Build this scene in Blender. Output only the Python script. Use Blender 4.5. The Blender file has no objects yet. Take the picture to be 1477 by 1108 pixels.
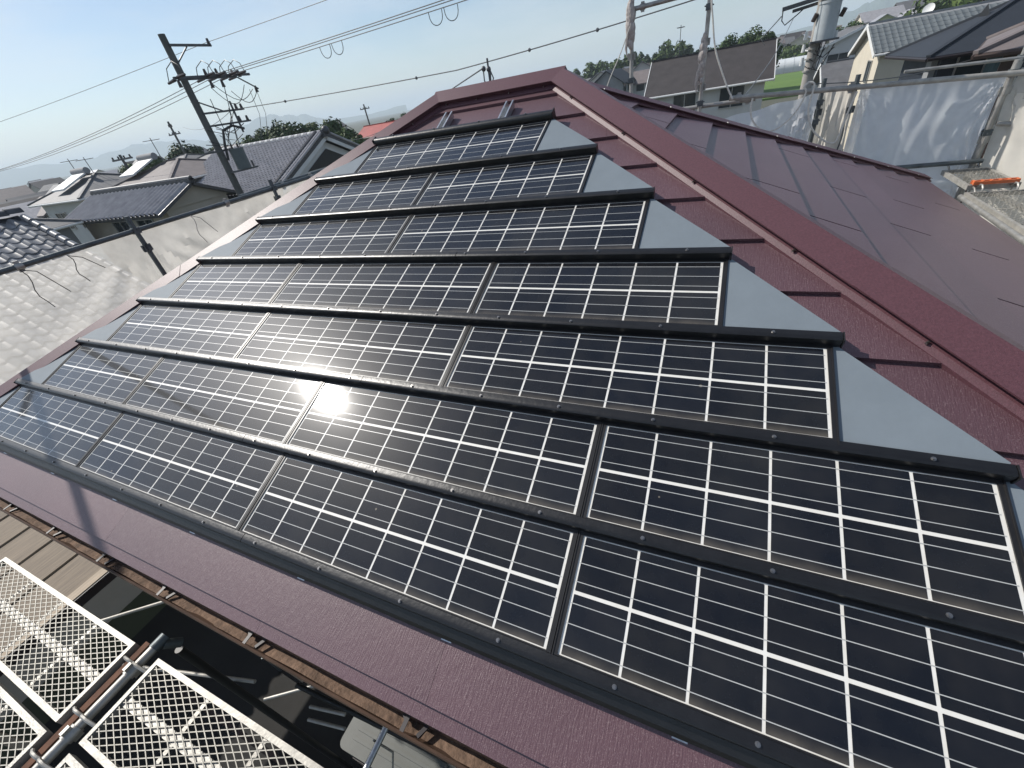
import bpy, bmesh, math, random
from mathutils import Vector, Matrix
random.seed(11)
R = math.radians
sc = bpy.context.scene
COL = sc.collection
V3 = Vector

# ------------------------------------------------------------------ camera
cam = bpy.data.cameras.new('camera')
cam.sensor_width = 36.0
cam.lens = 592.79 / 1477 * 36.0
cam.clip_start = 0.05
cam.clip_end = 30000
cam_ob = bpy.data.objects.new('camera', cam)
COL.objects.link(cam_ob)
_r, _u, _f = (0.91066, 0.38399, -0.15247), (-0.11200, 0.58467, 0.80350), (-0.39768, 0.71464, -0.57545)
CAM = V3((1.5894, -0.5667, 1.1940))
cam_ob.matrix_world = Matrix(((_r[0], _u[0], -_f[0], CAM[0]), (_r[1], _u[1], -_f[1], CAM[1]),
                              (_r[2], _u[2], -_f[2], CAM[2]), (0, 0, 0, 1)))
sc.camera = cam_ob
GROUND = -6.0          # the roof stands at about 6 m; row one of the panels is at z = 0

# ------------------------------------------------------------------ sky, sun, exposure
SUN = V3((-0.736, 0.038, 0.676)).normalized()
world = bpy.data.worlds.new('World')
sc.world = world
world.use_nodes = True
wn, wl = world.node_tree.nodes, world.node_tree.links
sky = wn.new('ShaderNodeTexSky')
sky.sky_type = 'NISHITA'
sky.sun_disc = False
sky.sun_elevation = math.asin(SUN.z)
sky.sun_rotation = math.atan2(SUN.x, SUN.y)
sky.altitude = 60
sky.air_density = 1.0
sky.dust_density = 0.45
sky.ozone_density = 1.8
# thin high cloud: a soft veil laid over the sky colour
tcw = wn.new('ShaderNodeTexCoord'); mpw = wn.new('ShaderNodeMapping')
mpw.inputs['Scale'].default_value = (1.4, 1.4, 6.0)
nzw = wn.new('ShaderNodeTexNoise'); nzw.inputs['Scale'].default_value = 1.7; nzw.inputs['Detail'].default_value = 7
nzw.inputs['Roughness'].default_value = 0.55
crw = wn.new('ShaderNodeMapRange'); crw.inputs[1].default_value = 0.42; crw.inputs[2].default_value = 0.70
crw.inputs[3].default_value = 0.0; crw.inputs[4].default_value = 0.45
mxw = wn.new('ShaderNodeMix'); mxw.data_type = 'RGBA'
mxw.inputs[7].default_value = (8.0, 8.3, 8.5, 1)
wl.new(tcw.outputs['Generated'], mpw.inputs['Vector']); wl.new(mpw.outputs[0], nzw.inputs['Vector'])
wl.new(nzw.outputs[0], crw.inputs[0]); wl.new(crw.outputs[0], mxw.inputs[0])
wl.new(sky.outputs[0], mxw.inputs[6]); wl.new(mxw.outputs[2], wn['Background'].inputs[0])
wn['Background'].inputs[1].default_value = 0.105
sun = bpy.data.lights.new('sun', 'SUN')
sun.energy = 4.6
sun.angle = R(0.53)
sun.color = (1.0, 0.955, 0.89)
sun_ob = bpy.data.objects.new('sun', sun)
COL.objects.link(sun_ob)
sun_ob.rotation_euler = (-SUN).to_track_quat('-Z', 'Y').to_euler()
sc.view_settings.view_transform = 'Standard'
sc.view_settings.look = 'None'
sc.view_settings.exposure = 0.10
sc.view_settings.gamma = 1.0
sc.cycles.max_bounces = 8
sc.cycles.volume_bounces = 2
sc.cycles.transparent_max_bounces = 12
sc.cycles.sample_clamp_indirect = 6.0

# ------------------------------------------------------------------ helpers
def empty(name, loc=(0, 0, 0), rot=(0, 0, 0)):
    o = bpy.data.objects.new(name, None)
    COL.objects.link(o)
    o.empty_display_size = 0.2
    o.location = loc
    o.rotation_euler = rot
    return o

def tag(o, label=None, cat=None, group=None, kind=None):
    if label: o['label'] = label
    if cat: o['category'] = cat
    if group: o['group'] = group
    if kind: o['kind'] = kind
    return o

def thing(name, label, cat, loc=(0, 0, 0), group=None, rot=(0, 0, 0)):
    return tag(empty(name, loc, rot), label, cat, group)

def wmat(o):
    m = Matrix.LocRotScale(o.location, o.rotation_euler, o.scale)
    return wmat(o.parent) @ m if o.parent else m

class MB:
    def __init__(s): s.v, s.f, s.m = [], [], []
    def add(s, vs, fs, mi=0):
        b = len(s.v)
        s.v += [V3(p) for p in vs]
        for f in fs:
            s.f.append([b + i for i in f]); s.m.append(mi)
        return s
    def poly(s, pts, mi=0): return s.add(pts, [list(range(len(pts)))], mi)
    def hexa(s, p, mi=0):
        return s.add(p, [(0, 3, 2, 1), (4, 5, 6, 7), (0, 1, 5, 4), (1, 2, 6, 5), (2, 3, 7, 6), (3, 0, 4, 7)], mi)
    def box(s, x0, x1, y0, y1, z0, z1, mi=0):
        return s.hexa([(x0, y0, z0), (x1, y0, z0), (x1, y1, z0), (x0, y1, z0), (x0, y0, z1), (x1, y0, z1), (x1, y1, z1), (x0, y1, z1)], mi)
    def bar(s, p, q, w, h, up=(0, 0, 1), mi=0):
        p, q, up = V3(p), V3(q), V3(up)
        d = (q - p).normalized(); a = d.cross(up)
        if a.length < 1e-4: a = d.cross(V3((1, 0, 0)))
        a.normalize(); b = a.cross(d).normalized()
        a *= w / 2; b *= h / 2
        return s.hexa([p - a - b, p + a - b, p + a + b, p - a + b, q - a - b, q + a - b, q + a + b, q - a + b], mi)
    def tube(s, p, q, r, n=8, r2=None, mi=0, caps=True):
        p, q = V3(p), V3(q); r2 = r if r2 is None else r2
        d = (q - p).normalized(); a = d.orthogonal().normalized(); b = d.cross(a)
        vs = [p + (a * math.cos(t) + b * math.sin(t)) * r for t in [2 * math.pi * i / n for i in range(n)]]
        vs += [q + (a * math.cos(t) + b * math.sin(t)) * r2 for t in [2 * math.pi * i / n for i in range(n)]]
        fs = [(i, (i + 1) % n, n + (i + 1) % n, n + i) for i in range(n)]
        if caps: fs += [list(range(n))[::-1], list(range(n, 2 * n))]
        return s.add(vs, fs, mi)
    def path(s, pts, r, n=6, mi=0):
        pts = [V3(p) for p in pts]
        d0 = (pts[1] - pts[0]).normalized(); a = d0.orthogonal().normalized(); rings = []
        for i, p in enumerate(pts):
            t = (pts[min(i + 1, len(pts) - 1)] - pts[max(i - 1, 0)]).normalized()
            a = (a - t * a.dot(t)); a = a.normalized() if a.length > 1e-6 else t.orthogonal().normalized()
            b = t.cross(a)
            rr = r[i] if isinstance(r, (list, tuple)) else r
            rings.append([p + (a * math.cos(2 * math.pi * k / n) + b * math.sin(2 * math.pi * k / n)) * rr for k in range(n)])
        vs = [q for g in rings for q in g]; fs = []
        for i in range(len(pts) - 1):
            for k in range(n): fs.append((i * n + k, i * n + (k + 1) % n, (i + 1) * n + (k + 1) % n, (i + 1) * n + k))
        fs += [list(range(n))[::-1], [(len(pts) - 1) * n + k for k in range(n)]]
        return s.add(vs, fs, mi)
    def sweep(s, A, B, mi=0, closed=True):
        n = len(A); fs = [(i, (i + 1) % n, n + (i + 1) % n, n + i) for i in range(n if closed else n - 1)]
        if closed: fs += [list(range(n))[::-1], list(range(n, 2 * n))]
        return s.add(list(A) + list(B), fs, mi)
    def ball(s, c, r, nu=8, nv=5, mi=0, sz=1.0):
        c = V3(c); vs = []; fs = []
        for j in range(nv + 1):
            ph = math.pi * j / nv
            for i in range(nu):
                t = 2 * math.pi * i / nu
                vs.append(c + V3((r * math.sin(ph) * math.cos(t), r * math.sin(ph) * math.sin(t), r * sz * math.cos(ph))))
        for j in range(nv):
            for i in range(nu): fs.append((j * nu + i, j * nu + (i + 1) % nu, (j + 1) * nu + (i + 1) % nu, (j + 1) * nu + i))
        return s.add(vs, fs, mi)
    def mesh(s, name, mats, M=None, recalc=True, smooth=True):
        me = bpy.data.meshes.new(name)
        vs = [M @ p for p in s.v] if M is not None else s.v
        me.from_pydata([tuple(p) for p in vs], [], s.f)
        mats = mats if isinstance(mats, (list, tuple)) else [mats]
        for m in mats: me.materials.append(m)
        for p, mi in zip(me.polygons, s.m): p.material_index = mi
        if recalc and len(s.f) < 30000:
            bm = bmesh.new(); bm.from_mesh(me)
            bmesh.ops.recalc_face_normals(bm, faces=bm.faces); bm.to_mesh(me); bm.free()
        me.validate()
        if smooth:
            me.shade_smooth(); me.set_sharp_from_angle(angle=R(38))
        return me
    def build(s, name, mats, parent=None, local=False, recalc=True, smooth=True):
        M = wmat(parent).inverted() if (parent and not local) else None
        o = bpy.data.objects.new(name, s.mesh(name, mats, M, recalc, smooth))
        COL.objects.link(o)
        if parent: o.parent = parent
        return o

def single(mb, name, mats, label, cat, group=None, **k):
    return tag(mb.build(name, mats, **k), label, cat, group)

def inst(name, me, parent, M):
    o = bpy.data.objects.new(name, me); COL.objects.link(o)
    o.parent = parent; o.matrix_basis = M
    return o

def copy_tree(o, parent=None):
    c = o.copy(); COL.objects.link(c); c.parent = parent
    for ch in o.children: copy_tree(ch, c)
    return c

# ------------------------------------------------------------------ materials
def nodes(name):
    m = bpy.data.materials.new(name); m.use_nodes = True
    return m, m.node_tree.nodes, m.node_tree.links, m.node_tree.nodes['Principled BSDF']

def mat(name, col, rough=0.6, metal=0.0, var=0.14, vscale=5.0, bump=0.0, bscale=60.0, spec=0.5, coat=0.0, coatr=0.05,
        rnd=0.0, col2=None, stretch=(1, 1, 1), dist=0.02):
    m, N, L, P = nodes(name)
    P.inputs['Roughness'].default_value = rough
    P.inputs['Metallic'].default_value = metal
    P.inputs['Specular IOR Level'].default_value = spec
    P.inputs['Coat Weight'].default_value = coat
    P.inputs['Coat Roughness'].default_value = coatr
    tc = N.new('ShaderNodeTexCoord'); mp = N.new('ShaderNodeMapping'); mp.inputs['Scale'].default_value = stretch
    L.new(tc.outputs['Object'], mp.inputs['Vector'])
    nz = N.new('ShaderNodeTexNoise'); nz.inputs['Scale'].default_value = vscale; nz.inputs['Detail'].default_value = 6
    nz.inputs['Roughness'].default_value = 0.62
    L.new(mp.outputs[0], nz.inputs['Vector'])
    mr = N.new('ShaderNodeMapRange'); mr.inputs[1].default_value = 0.3; mr.inputs[2].default_value = 0.7
    L.new(nz.outputs[0], mr.inputs[0])
    mx = N.new('ShaderNodeMix'); mx.data_type = 'RGBA'
    if col2 is None:
        mx.inputs[6].default_value = tuple(c * (1 - var) for c in col) + (1,)
        mx.inputs[7].default_value = tuple(min(1, c * (1 + var)) for c in col) + (1,)
    else:
        mx.inputs[6].default_value = tuple(col) + (1,); mx.inputs[7].default_value = tuple(col2) + (1,)
    L.new(mr.outputs[0], mx.inputs[0])
    out = mx.outputs[2]
    if rnd:
        oi = N.new('ShaderNodeObjectInfo'); m2 = N.new('ShaderNodeMapRange')
        m2.inputs[3].default_value = 1 - rnd; m2.inputs[4].default_value = 1 + rnd
        L.new(oi.outputs['Random'], m2.inputs[0])
        vm = N.new('ShaderNodeVectorMath'); vm.operation = 'SCALE'
        L.new(out, vm.inputs[0]); L.new(m2.outputs[0], vm.inputs['Scale']); out = vm.outputs[0]
    L.new(out, P.inputs['Base Color'])
    if bump:
        nb = N.new('ShaderNodeTexNoise'); nb.inputs['Scale'].default_value = bscale; nb.inputs['Detail'].default_value = 4
        L.new(mp.outputs[0], nb.inputs['Vector'])
        bp = N.new('ShaderNodeBump'); bp.inputs['Strength'].default_value = bump; bp.inputs['Distance'].default_value = dist
        L.new(nb.outputs[0], bp.inputs['Height']); L.new(bp.outputs[0], P.inputs['Normal'])
    return m

def shingle_mat(name, col, axis):
    """painted metal shingle: embossed wood-grain lines running up the slope, mineral flecks in the paint"""
    m, N, L, P = nodes(name)
    tc = N.new('ShaderNodeTexCoord')
    mp = N.new('ShaderNodeMapping')
    mp.inputs['Scale'].default_value = (1, .13, .13) if axis == 'X' else (.13, 1, .13)
    L.new(tc.outputs['Object'], mp.inputs['Vector'])
    g = N.new('ShaderNodeTexNoise'); g.inputs['Scale'].default_value = 240; g.inputs['Detail'].default_value = 2
    L.new(mp.outputs[0], g.inputs['Vector'])
    big = N.new('ShaderNodeTexNoise'); big.inputs['Scale'].default_value = 2.2; big.inputs['Detail'].default_value = 5
    L.new(tc.outputs['Object'], big.inputs['Vector'])
    vo = N.new('ShaderNodeTexVoronoi'); vo.inputs['Scale'].default_value = 420
    L.new(tc.outputs['Object'], vo.inputs['Vector'])
    sp = N.new('ShaderNodeMapRange'); sp.inputs[1].default_value = 0.86; sp.inputs[2].default_value = 0.97
    sv = N.new('ShaderNodeSeparateColor'); L.new(vo.outputs['Color'], sv.inputs[0]); L.new(sv.outputs[0], sp.inputs[0])
    c1 = N.new('ShaderNodeMix'); c1.data_type = 'RGBA'
    c1.inputs[6].default_value = tuple(c * .8 for c in col) + (1,); c1.inputs[7].default_value = tuple(c * 1.22 for c in col) + (1,)
    L.new(big.outputs[0], c1.inputs[0])
    c2 = N.new('ShaderNodeMix'); c2.data_type = 'RGBA'; c2.inputs[7].default_value = (.22, .15, .155, 1)
    k = N.new('ShaderNodeMath'); k.operation = 'MULTIPLY'; k.inputs[1].default_value = .5
    L.new(sp.outputs[0], k.inputs[0]); L.new(k.outputs[0], c2.inputs[0]); L.new(c1.outputs[2], c2.inputs[6])
    oi = N.new('ShaderNodeObjectInfo'); rr = N.new('ShaderNodeMapRange'); rr.inputs[3].default_value = .93; rr.inputs[4].default_value = 1.07
    L.new(oi.outputs['Random'], rr.inputs[0])
    vm = N.new('ShaderNodeVectorMath'); vm.operation = 'SCALE'
    L.new(c2.outputs[2], vm.inputs[0]); L.new(rr.outputs[0], vm.inputs['Scale']); L.new(vm.outputs[0], P.inputs['Base Color'])
    P.inputs['Roughness'].default_value = .43
    P.inputs['Specular IOR Level'].default_value = .85
    b1 = N.new('ShaderNodeBump'); b1.inputs['Strength'].default_value = .42; b1.inputs['Distance'].default_value = .0032
    L.new(g.outputs[0], b1.inputs['Height'])
    gr = N.new('ShaderNodeTexNoise'); gr.inputs['Scale'].default_value = 420; gr.inputs['Detail'].default_value = 1
    L.new(tc.outputs['Object'], gr.inputs['Vector'])
    b2 = N.new('ShaderNodeBump'); b2.inputs['Strength'].default_value = .35; b2.inputs['Distance'].default_value = .0016
    L.new(gr.outputs[0], b2.inputs['Height']); L.new(b1.outputs[0], b2.inputs['Normal']); L.new(b2.outputs[0], P.inputs['Normal'])
    return m

def cell_mat(name, dust):
    """blue-black silicon under dusty anti-glare glass; the lower cells carry the tan dirt that rain leaves above the frame"""
    m, N, L, P = nodes(name)
    tc = N.new('ShaderNodeTexCoord')
    oi = N.new('ShaderNodeObjectInfo')
    mx = N.new('ShaderNodeMix'); mx.data_type = 'RGBA'
    mx.inputs[6].default_value = (.0055, .0060, .0078, 1); mx.inputs[7].default_value = (.0055, .0070, .0112, 1)
    L.new(oi.outputs['Random'], mx.inputs[0])
    nz = N.new('ShaderNodeTexNoise'); nz.inputs['Scale'].default_value = 14; nz.inputs['Detail'].default_value = 6
    vec = N.new('ShaderNodeVectorMath'); vec.operation = 'ADD'
    L.new(tc.outputs['Object'], vec.inputs[0]); L.new(oi.outputs['Location'], vec.inputs[1]); L.new(vec.outputs[0], nz.inputs['Vector'])
    d = N.new('ShaderNodeMapRange'); d.inputs[1].default_value = .35; d.inputs[2].default_value = .75
    d.inputs[3].default_value = .004; d.inputs[4].default_value = .026
    L.new(nz.outputs[0], d.inputs[0])
    fac = d.outputs[0]
    if dust:
        sx = N.new('ShaderNodeSeparateXYZ'); L.new(tc.outputs['Object'], sx.inputs[0])
        g = N.new('ShaderNodeMapRange'); g.inputs[1].default_value = -.040; g.inputs[2].default_value = -.078
        g.inputs[3].default_value = 0; g.inputs[4].default_value = .40; L.new(sx.outputs[1], g.inputs[0])
        q = N.new('ShaderNodeMath'); q.operation = 'MULTIPLY'; L.new(g.outputs[0], q.inputs[0]); L.new(g.outputs[0], q.inputs[1])
        q2 = N.new('ShaderNodeMath'); q2.operation = 'MULTIPLY'; q2.inputs[1].default_value = 2.6; L.new(q.outputs[0], q2.inputs[0])
        q3 = N.new('ShaderNodeMath'); q3.operation = 'MULTIPLY'; L.new(q2.outputs[0], q3.inputs[0]); L.new(nz.outputs[0], q3.inputs[1])
        a = N.new('ShaderNodeMath'); L.new(fac, a.inputs[0]); L.new(q3.outputs[0], a.inputs[1]); fac = a.outputs[0]
    vv = N.new('ShaderNodeTexVoronoi'); vv.inputs['Scale'].default_value = 17
    L.new(vec.outputs[0], vv.inputs['Vector'])
    sc1 = N.new('ShaderNodeSeparateColor'); L.new(vv.outputs['Color'], sc1.inputs[0])
    th = N.new('ShaderNodeMapRange'); th.inputs[1].default_value = .80; th.inputs[2].default_value = 1.0; th.inputs[3].default_value = 0.0; th.inputs[4].default_value = .10
    L.new(sc1.outputs[1], th.inputs[0])
    lt_ = N.new('ShaderNodeMath'); lt_.operation = 'LESS_THAN'; L.new(vv.outputs['Distance'], lt_.inputs[0]); L.new(th.outputs[0], lt_.inputs[1])
    k5 = N.new('ShaderNodeMath'); k5.operation = 'MULTIPLY'; k5.inputs[1].default_value = .45; L.new(lt_.outputs[0], k5.inputs[0])
    ad = N.new('ShaderNodeMath'); ad.use_clamp = True; L.new(fac, ad.inputs[0]); L.new(k5.outputs[0], ad.inputs[1]); fac = ad.outputs[0]
    c = N.new('ShaderNodeMix'); c.data_type = 'RGBA'; c.inputs[7].default_value = (.36, .31, .24, 1)
    L.new(fac, c.inputs[0]); L.new(mx.outputs[2], c.inputs[6]); L.new(c.outputs[2], P.inputs['Base Color'])
    P.inputs['Roughness'].default_value = .36
    P.inputs['Specular IOR Level'].default_value = .06
    P.inputs['Coat Weight'].default_value = 1.0
    P.inputs['Coat Roughness'].default_value = .062
    P.inputs['Coat IOR'].default_value = 1.52
    return m

def net_mat(name, col, opacity, trans=.5, wr=6.0):
    m, N, L, P = nodes(name)
    N.remove(P)
    out = N['Material Output']
    tc = N.new('ShaderNodeTexCoord'); nz = N.new('ShaderNodeTexNoise'); nz.inputs['Scale'].default_value = wr; nz.inputs['Detail'].default_value = 6
    L.new(tc.outputs['Object'], nz.inputs['Vector'])
    mr = N.new('ShaderNodeMapRange'); mr.inputs[1].default_value = .3; mr.inputs[2].default_value = .7
    mr.inputs[3].default_value = opacity - .07; mr.inputs[4].default_value = opacity + .07
    L.new(nz.outputs[0], mr.inputs[0])
    df = N.new('ShaderNodeBsdfDiffuse'); df.inputs[0].default_value = tuple(col) + (1,)
    tl = N.new('ShaderNodeBsdfTranslucent'); tl.inputs[0].default_value = tuple(col) + (1,)
    tp = N.new('ShaderNodeBsdfTransparent')
    m1 = N.new('ShaderNodeMixShader'); m1.inputs[0].default_value = trans
    L.new(df.outputs[0], m1.inputs[1]); L.new(tl.outputs[0], m1.inputs[2])
    m2 = N.new('ShaderNodeMixShader'); L.new(mr.outputs[0], m2.inputs[0]); L.new(tp.outputs[0], m2.inputs[1]); L.new(m1.outputs[0], m2.inputs[2])
    L.new(m2.outputs[0], out.inputs[0])
    return m

def leaf_mat(name, a, b):
    m = mat(name, a, rough=.6, col2=b, vscale=1.1, rnd=.18, spec=.12)
    m.node_tree.nodes['Principled BSDF'].inputs['Transmission Weight'].default_value = 0
    return m

M = {}
M['shingle_x'] = shingle_mat('maroon_metal_shingle', (.100, .048, .057), 'X')
M['shingle_y'] = shingle_mat('maroon_metal_shingle_side', (.106, .049, .059), 'Y')
M['cap'] = mat('maroon_cap_sheet', (.098, .040, .049), rough=.5, var=.22, vscale=150, bump=.35, bscale=300, dist=.002)
M['black_alu'] = mat('black_anodised_cover', (.008, .008, .009), rough=.36, var=.3, vscale=14, bump=.05, bscale=60, spec=.55)
M['frame'] = mat('black_panel_frame', (.014, .013, .013), rough=.38, var=.3, vscale=20)
M['cell'] = cell_mat('silicon_cell', False)
M['cell_low'] = cell_mat('silicon_cell_with_dirt', True)
M['busbar'] = mat('tinned_busbar', (.46, .46, .44), rough=.35, var=.1, coat=1, coatr=.062, vscale=40)
M['backsheet'] = mat('white_backsheet', (.70, .665, .59), rough=.5, var=.1, vscale=18, coat=1, coatr=.062, col2=(.80, .78, .73))
M['flash'] = mat('grey_coated_flashing', (.185, .215, .238), rough=.6, var=.06, vscale=5, bump=.06, bscale=18, spec=.15)
M['rail'] = mat('galvanised_rail', (.55, .56, .57), rough=.32, metal=.85, var=.2, vscale=30)
M['steel'] = mat('galvanised_tube', (.36, .35, .325), rough=.5, metal=.55, var=.28, vscale=9, bump=.06, bscale=80)
M['steel_dark'] = mat('weathered_tube', (.10, .115, .12), rough=.5, metal=.45, var=.35, vscale=8, bump=.1, bscale=70)
M['steel_white'] = mat('whitish_deck_steel', (.36, .345, .31), rough=.5, metal=.25, var=.25, vscale=12, bump=.1, bscale=90)
M['mesh_steel'] = mat('expanded_metal', (.27, .26, .23), rough=.55, metal=.3, var=.3, vscale=30)
M['rust'] = mat('rusty_steel', (.135, .062, .036), rough=.85, var=.4, vscale=14, bump=.2, bscale=120)
M['screw'] = mat('steel_screw', (.30, .29, .28), rough=.3, metal=.9)
M['gutter'] = mat('brown_gutter', (.085, .052, .036), rough=.42, var=.3, vscale=11)
M['gutter_dirt'] = mat('silt_in_gutter', (.155, .098, .066), rough=.9, var=.45, vscale=16, bump=.4, bscale=60)
M['dark_metal'] = mat('dark_drip_edge', (.02, .014, .015), rough=.5)
M['siding'] = mat('beige_house_wall', (.30, .26, .21), rough=.85, var=.12, vscale=3, bump=.15, bscale=40)
M['net_l'] = net_mat('pale_scaffold_net', (.93, .89, .82), .56, .66)
M['net_b'] = net_mat('grey_translucent_net', (.80, .82, .84), .90, .5)
M['net_r'] = net_mat('beige_scaffold_net', (.76, .72, .64), .95, .3)
M['rope'] = mat('white_rope', (.66, .64, .58), rough=.9, var=.2, vscale=60, bump=.3, bscale=200)
M['cloth'] = mat('grey_rag', (.42, .38, .35), rough=.95, var=.3, vscale=30)
M['orange'] = mat('orange_plastic', (.62, .15, .05), rough=.55, var=.3, vscale=20)
M['black'] = mat('black_rubber_and_shade', (.012, .012, .013), rough=.5)
M['tile'] = mat('silver_grey_clay_tile', (.20, .20, .205), rough=.36, var=.18, vscale=6, rnd=.22, spec=.6)
M['tile_far'] = mat('weathered_grey_tile', (.34, .325, .33), rough=.36, var=.2, vscale=2, spec=.7)
M['tile_dark'] = mat('dark_ridge_tile', (.055, .056, .062), rough=.45, var=.3, vscale=5)
M['plaster'] = mat('white_plaster', (.66, .66, .65), rough=.85, var=.06, vscale=1.2)
M['cream'] = mat('cream_render', (.60, .545, .44), rough=.85, var=.07, vscale=1.0)
M['beige'] = mat('beige_render', (.43, .39, .33), rough=.85, var=.1, vscale=1.0)
M['yellow'] = mat('ochre_render', (.52, .30, .05), rough=.85, var=.1, vscale=1.0)
M['greywall'] = mat('grey_siding', (.25, .255, .26), rough=.8, var=.1, vscale=1.2)
M['whitewall'] = mat('off_white_siding', (.52, .525, .51), rough=.8, var=.06, vscale=1.2)
M['navy'] = mat('navy_siding', (.016, .022, .034), rough=.6, var=.2, vscale=2)
M['brownwall'] = mat('dark_brown_siding', (.055, .035, .028), rough=.7, var=.25, vscale=2)
M['slate'] = mat('dark_slate_roof', (.05, .043, .042), rough=.7, var=.2, vscale=1.5, bump=.3, bscale=9)
M['slate_grey'] = mat('grey_slate_roof', (.135, .133, .135), rough=.65, var=.22, vscale=1.2, bump=.2, bscale=8)
M['slate_blue'] = mat('blue_black_slate_roof', (.020, .026, .036), rough=.75, var=.15, vscale=1.2, bump=.2, bscale=10)
M['slate_brown'] = mat('brown_slate_roof', (.16, .135, .13), rough=.7, var=.18, vscale=1.5, bump=.3, bscale=12)
M['corr'] = mat('pale_corrugated_roof', (.12, .135, .14), rough=.6, var=.16, vscale=2)
M['red_tile'] = mat('red_tile_roof', (.36, .07, .055), rough=.6, var=.2, vscale=1.0)
M['glass'] = mat('dark_window_glass', (.03, .04, .045), rough=.08, var=.2, spec=.8)
M['curtain'] = mat('pale_curtained_glass', (.17, .25, .27), rough=.15, var=.25, vscale=4, spec=.8, stretch=(8, 8, .4))
M['alu'] = mat('window_aluminium', (.42, .42, .41), rough=.4, metal=.5)
M['white_trim'] = mat('white_trim', (.70, .70, .68), rough=.6, var=.05)
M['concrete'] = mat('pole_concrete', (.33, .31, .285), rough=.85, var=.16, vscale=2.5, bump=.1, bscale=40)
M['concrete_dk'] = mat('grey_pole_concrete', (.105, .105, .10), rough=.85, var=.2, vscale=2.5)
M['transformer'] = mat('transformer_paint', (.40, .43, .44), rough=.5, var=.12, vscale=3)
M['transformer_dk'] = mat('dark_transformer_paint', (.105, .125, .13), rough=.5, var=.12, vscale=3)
M['arm'] = mat('crossarm_steel', (.10, .10, .105), rough=.5, metal=.4)
M['wire'] = mat('wire_black', (.02, .02, .022), rough=.5)
M['wire_grey'] = mat('wire_grey', (.12, .125, .13), rough=.5)
M['ceramic'] = mat('white_insulator', (.62, .62, .60), rough=.3)
M['ceramic_dk'] = mat('brown_insulator', (.05, .035, .03), rough=.3)
M['wood'] = mat('weathered_board', (.255, .205, .15), rough=.85, col2=(.155, .125, .095), vscale=5, stretch=(9, .6, 1), bump=.25, bscale=14, rnd=.14)
M['wood_edge'] = mat('pale_edge_board', (.42, .34, .25), rough=.8, var=.2, vscale=5, stretch=(9, .6, 1))
M['unit'] = mat('grey_green_unit_paint', (.10, .106, .097), rough=.5, var=.12, vscale=5)
M['soil'] = mat('ground_soil', (.105, .098, .085), rough=.95, col2=(.07, .085, .045), vscale=.03, bump=.2, bscale=.5)
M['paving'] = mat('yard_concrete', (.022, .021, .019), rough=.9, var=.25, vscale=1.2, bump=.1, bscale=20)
M['asphalt'] = mat('asphalt', (.05, .05, .052), rough=.9, var=.2, vscale=2)
M['rice'] = mat('rice_field', (.12, .20, .035), rough=.9, col2=(.085, .16, .03), vscale=.25, stretch=(.25, 1, 1), bump=.5, bscale=2.5)
M['poly'] = mat('greenhouse_film', (.68, .70, .70), rough=.4, var=.08, vscale=.4)
M['leaf'] = leaf_mat('leaf_green', (.042, .068, .022), (.090, .130, .040))
M['leaf_dark'] = leaf_mat('leaf_dark_green', (.030, .052, .019), (.062, .098, .033))
M['leaf_light'] = leaf_mat('leaf_light_green', (.055, .088, .022), (.11, .15, .04))
M['bark'] = mat('bark', (.085, .065, .05), rough=.9, var=.3, vscale=6)
M['forest'] = mat('wooded_slope', (.035, .055, .025), rough=.95, col2=(.055, .08, .035), vscale=.012, bump=.6, bscale=.05)

# ------------------------------------------------------------------ ground and far country (setting)
g = MB()
rad = [0, 40, 90, 200, 450, 1000, 2200, 5000, 9000]
for i in range(len(rad) - 1):
    for k in range(48):
        a, b = 2 * math.pi * k / 48, 2 * math.pi * (k + 1) / 48
        P = lambda r, t: (r * math.cos(t), r * math.sin(t), GROUND)
        g.poly([P(rad[i], a), P(rad[i + 1], a), P(rad[i + 1], b), P(rad[i], b)] if i else [P(0, a), P(rad[1], a), P(rad[1], b)])
tag(g.build('ground', M['soil'], recalc=False), kind='structure')
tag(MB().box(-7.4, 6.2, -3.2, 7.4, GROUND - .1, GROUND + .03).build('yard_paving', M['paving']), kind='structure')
tag(MB().box(-60, 40, -9.0, -4.2, GROUND - .1, GROUND + .012).build('road', M['asphalt']), kind='structure')
tag(MB().box(-1.5, 44, 84, 140, GROUND - .2, GROUND + .25).build('rice_field', M['rice']), kind='structure')

def ridge_line(name, pts, base=GROUND - 2, depth=900, seed=1):
    """a range of wooded hills: crest points (x, y, z) with a front and a back flank"""
    rnd = random.Random(seed); m = MB(); rows = []
    n = len(pts)
    for k in range((n - 1) * 14 + 1):
        i = min(k // 14, n - 2); t = (k - i * 14) / 14
        a, b = V3(pts[i]), V3(pts[i + 1]); s = t * t * (3 - 2 * t)
        c = V3((a.x + (b.x - a.x) * t, a.y + (b.y - a.y) * t, a.z + (b.z - a.z) * s))
        h = c.z - base
        c.z += h * .07 * (rnd.random() - .5) + h * .05 * math.sin(k * .9 + seed)
        out = V3((c.x, c.y, 0)).normalized()
        rows.append([V3((c.x, c.y, base)) - out * depth, V3((c.x, c.y, base + (c.z - base) * .55)) - out * depth * (.42 + .1 * rnd.random()), c,
                     V3((c.x, c.y, base)) + out * depth])
    for r0, r1 in zip(rows, rows[1:]):
        for j in range(3): m.poly([r0[j], r1[j], r1[j + 1], r0[j + 1]])
    return tag(m.build(name, M['forest'], recalc=False), kind='structure')

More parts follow.
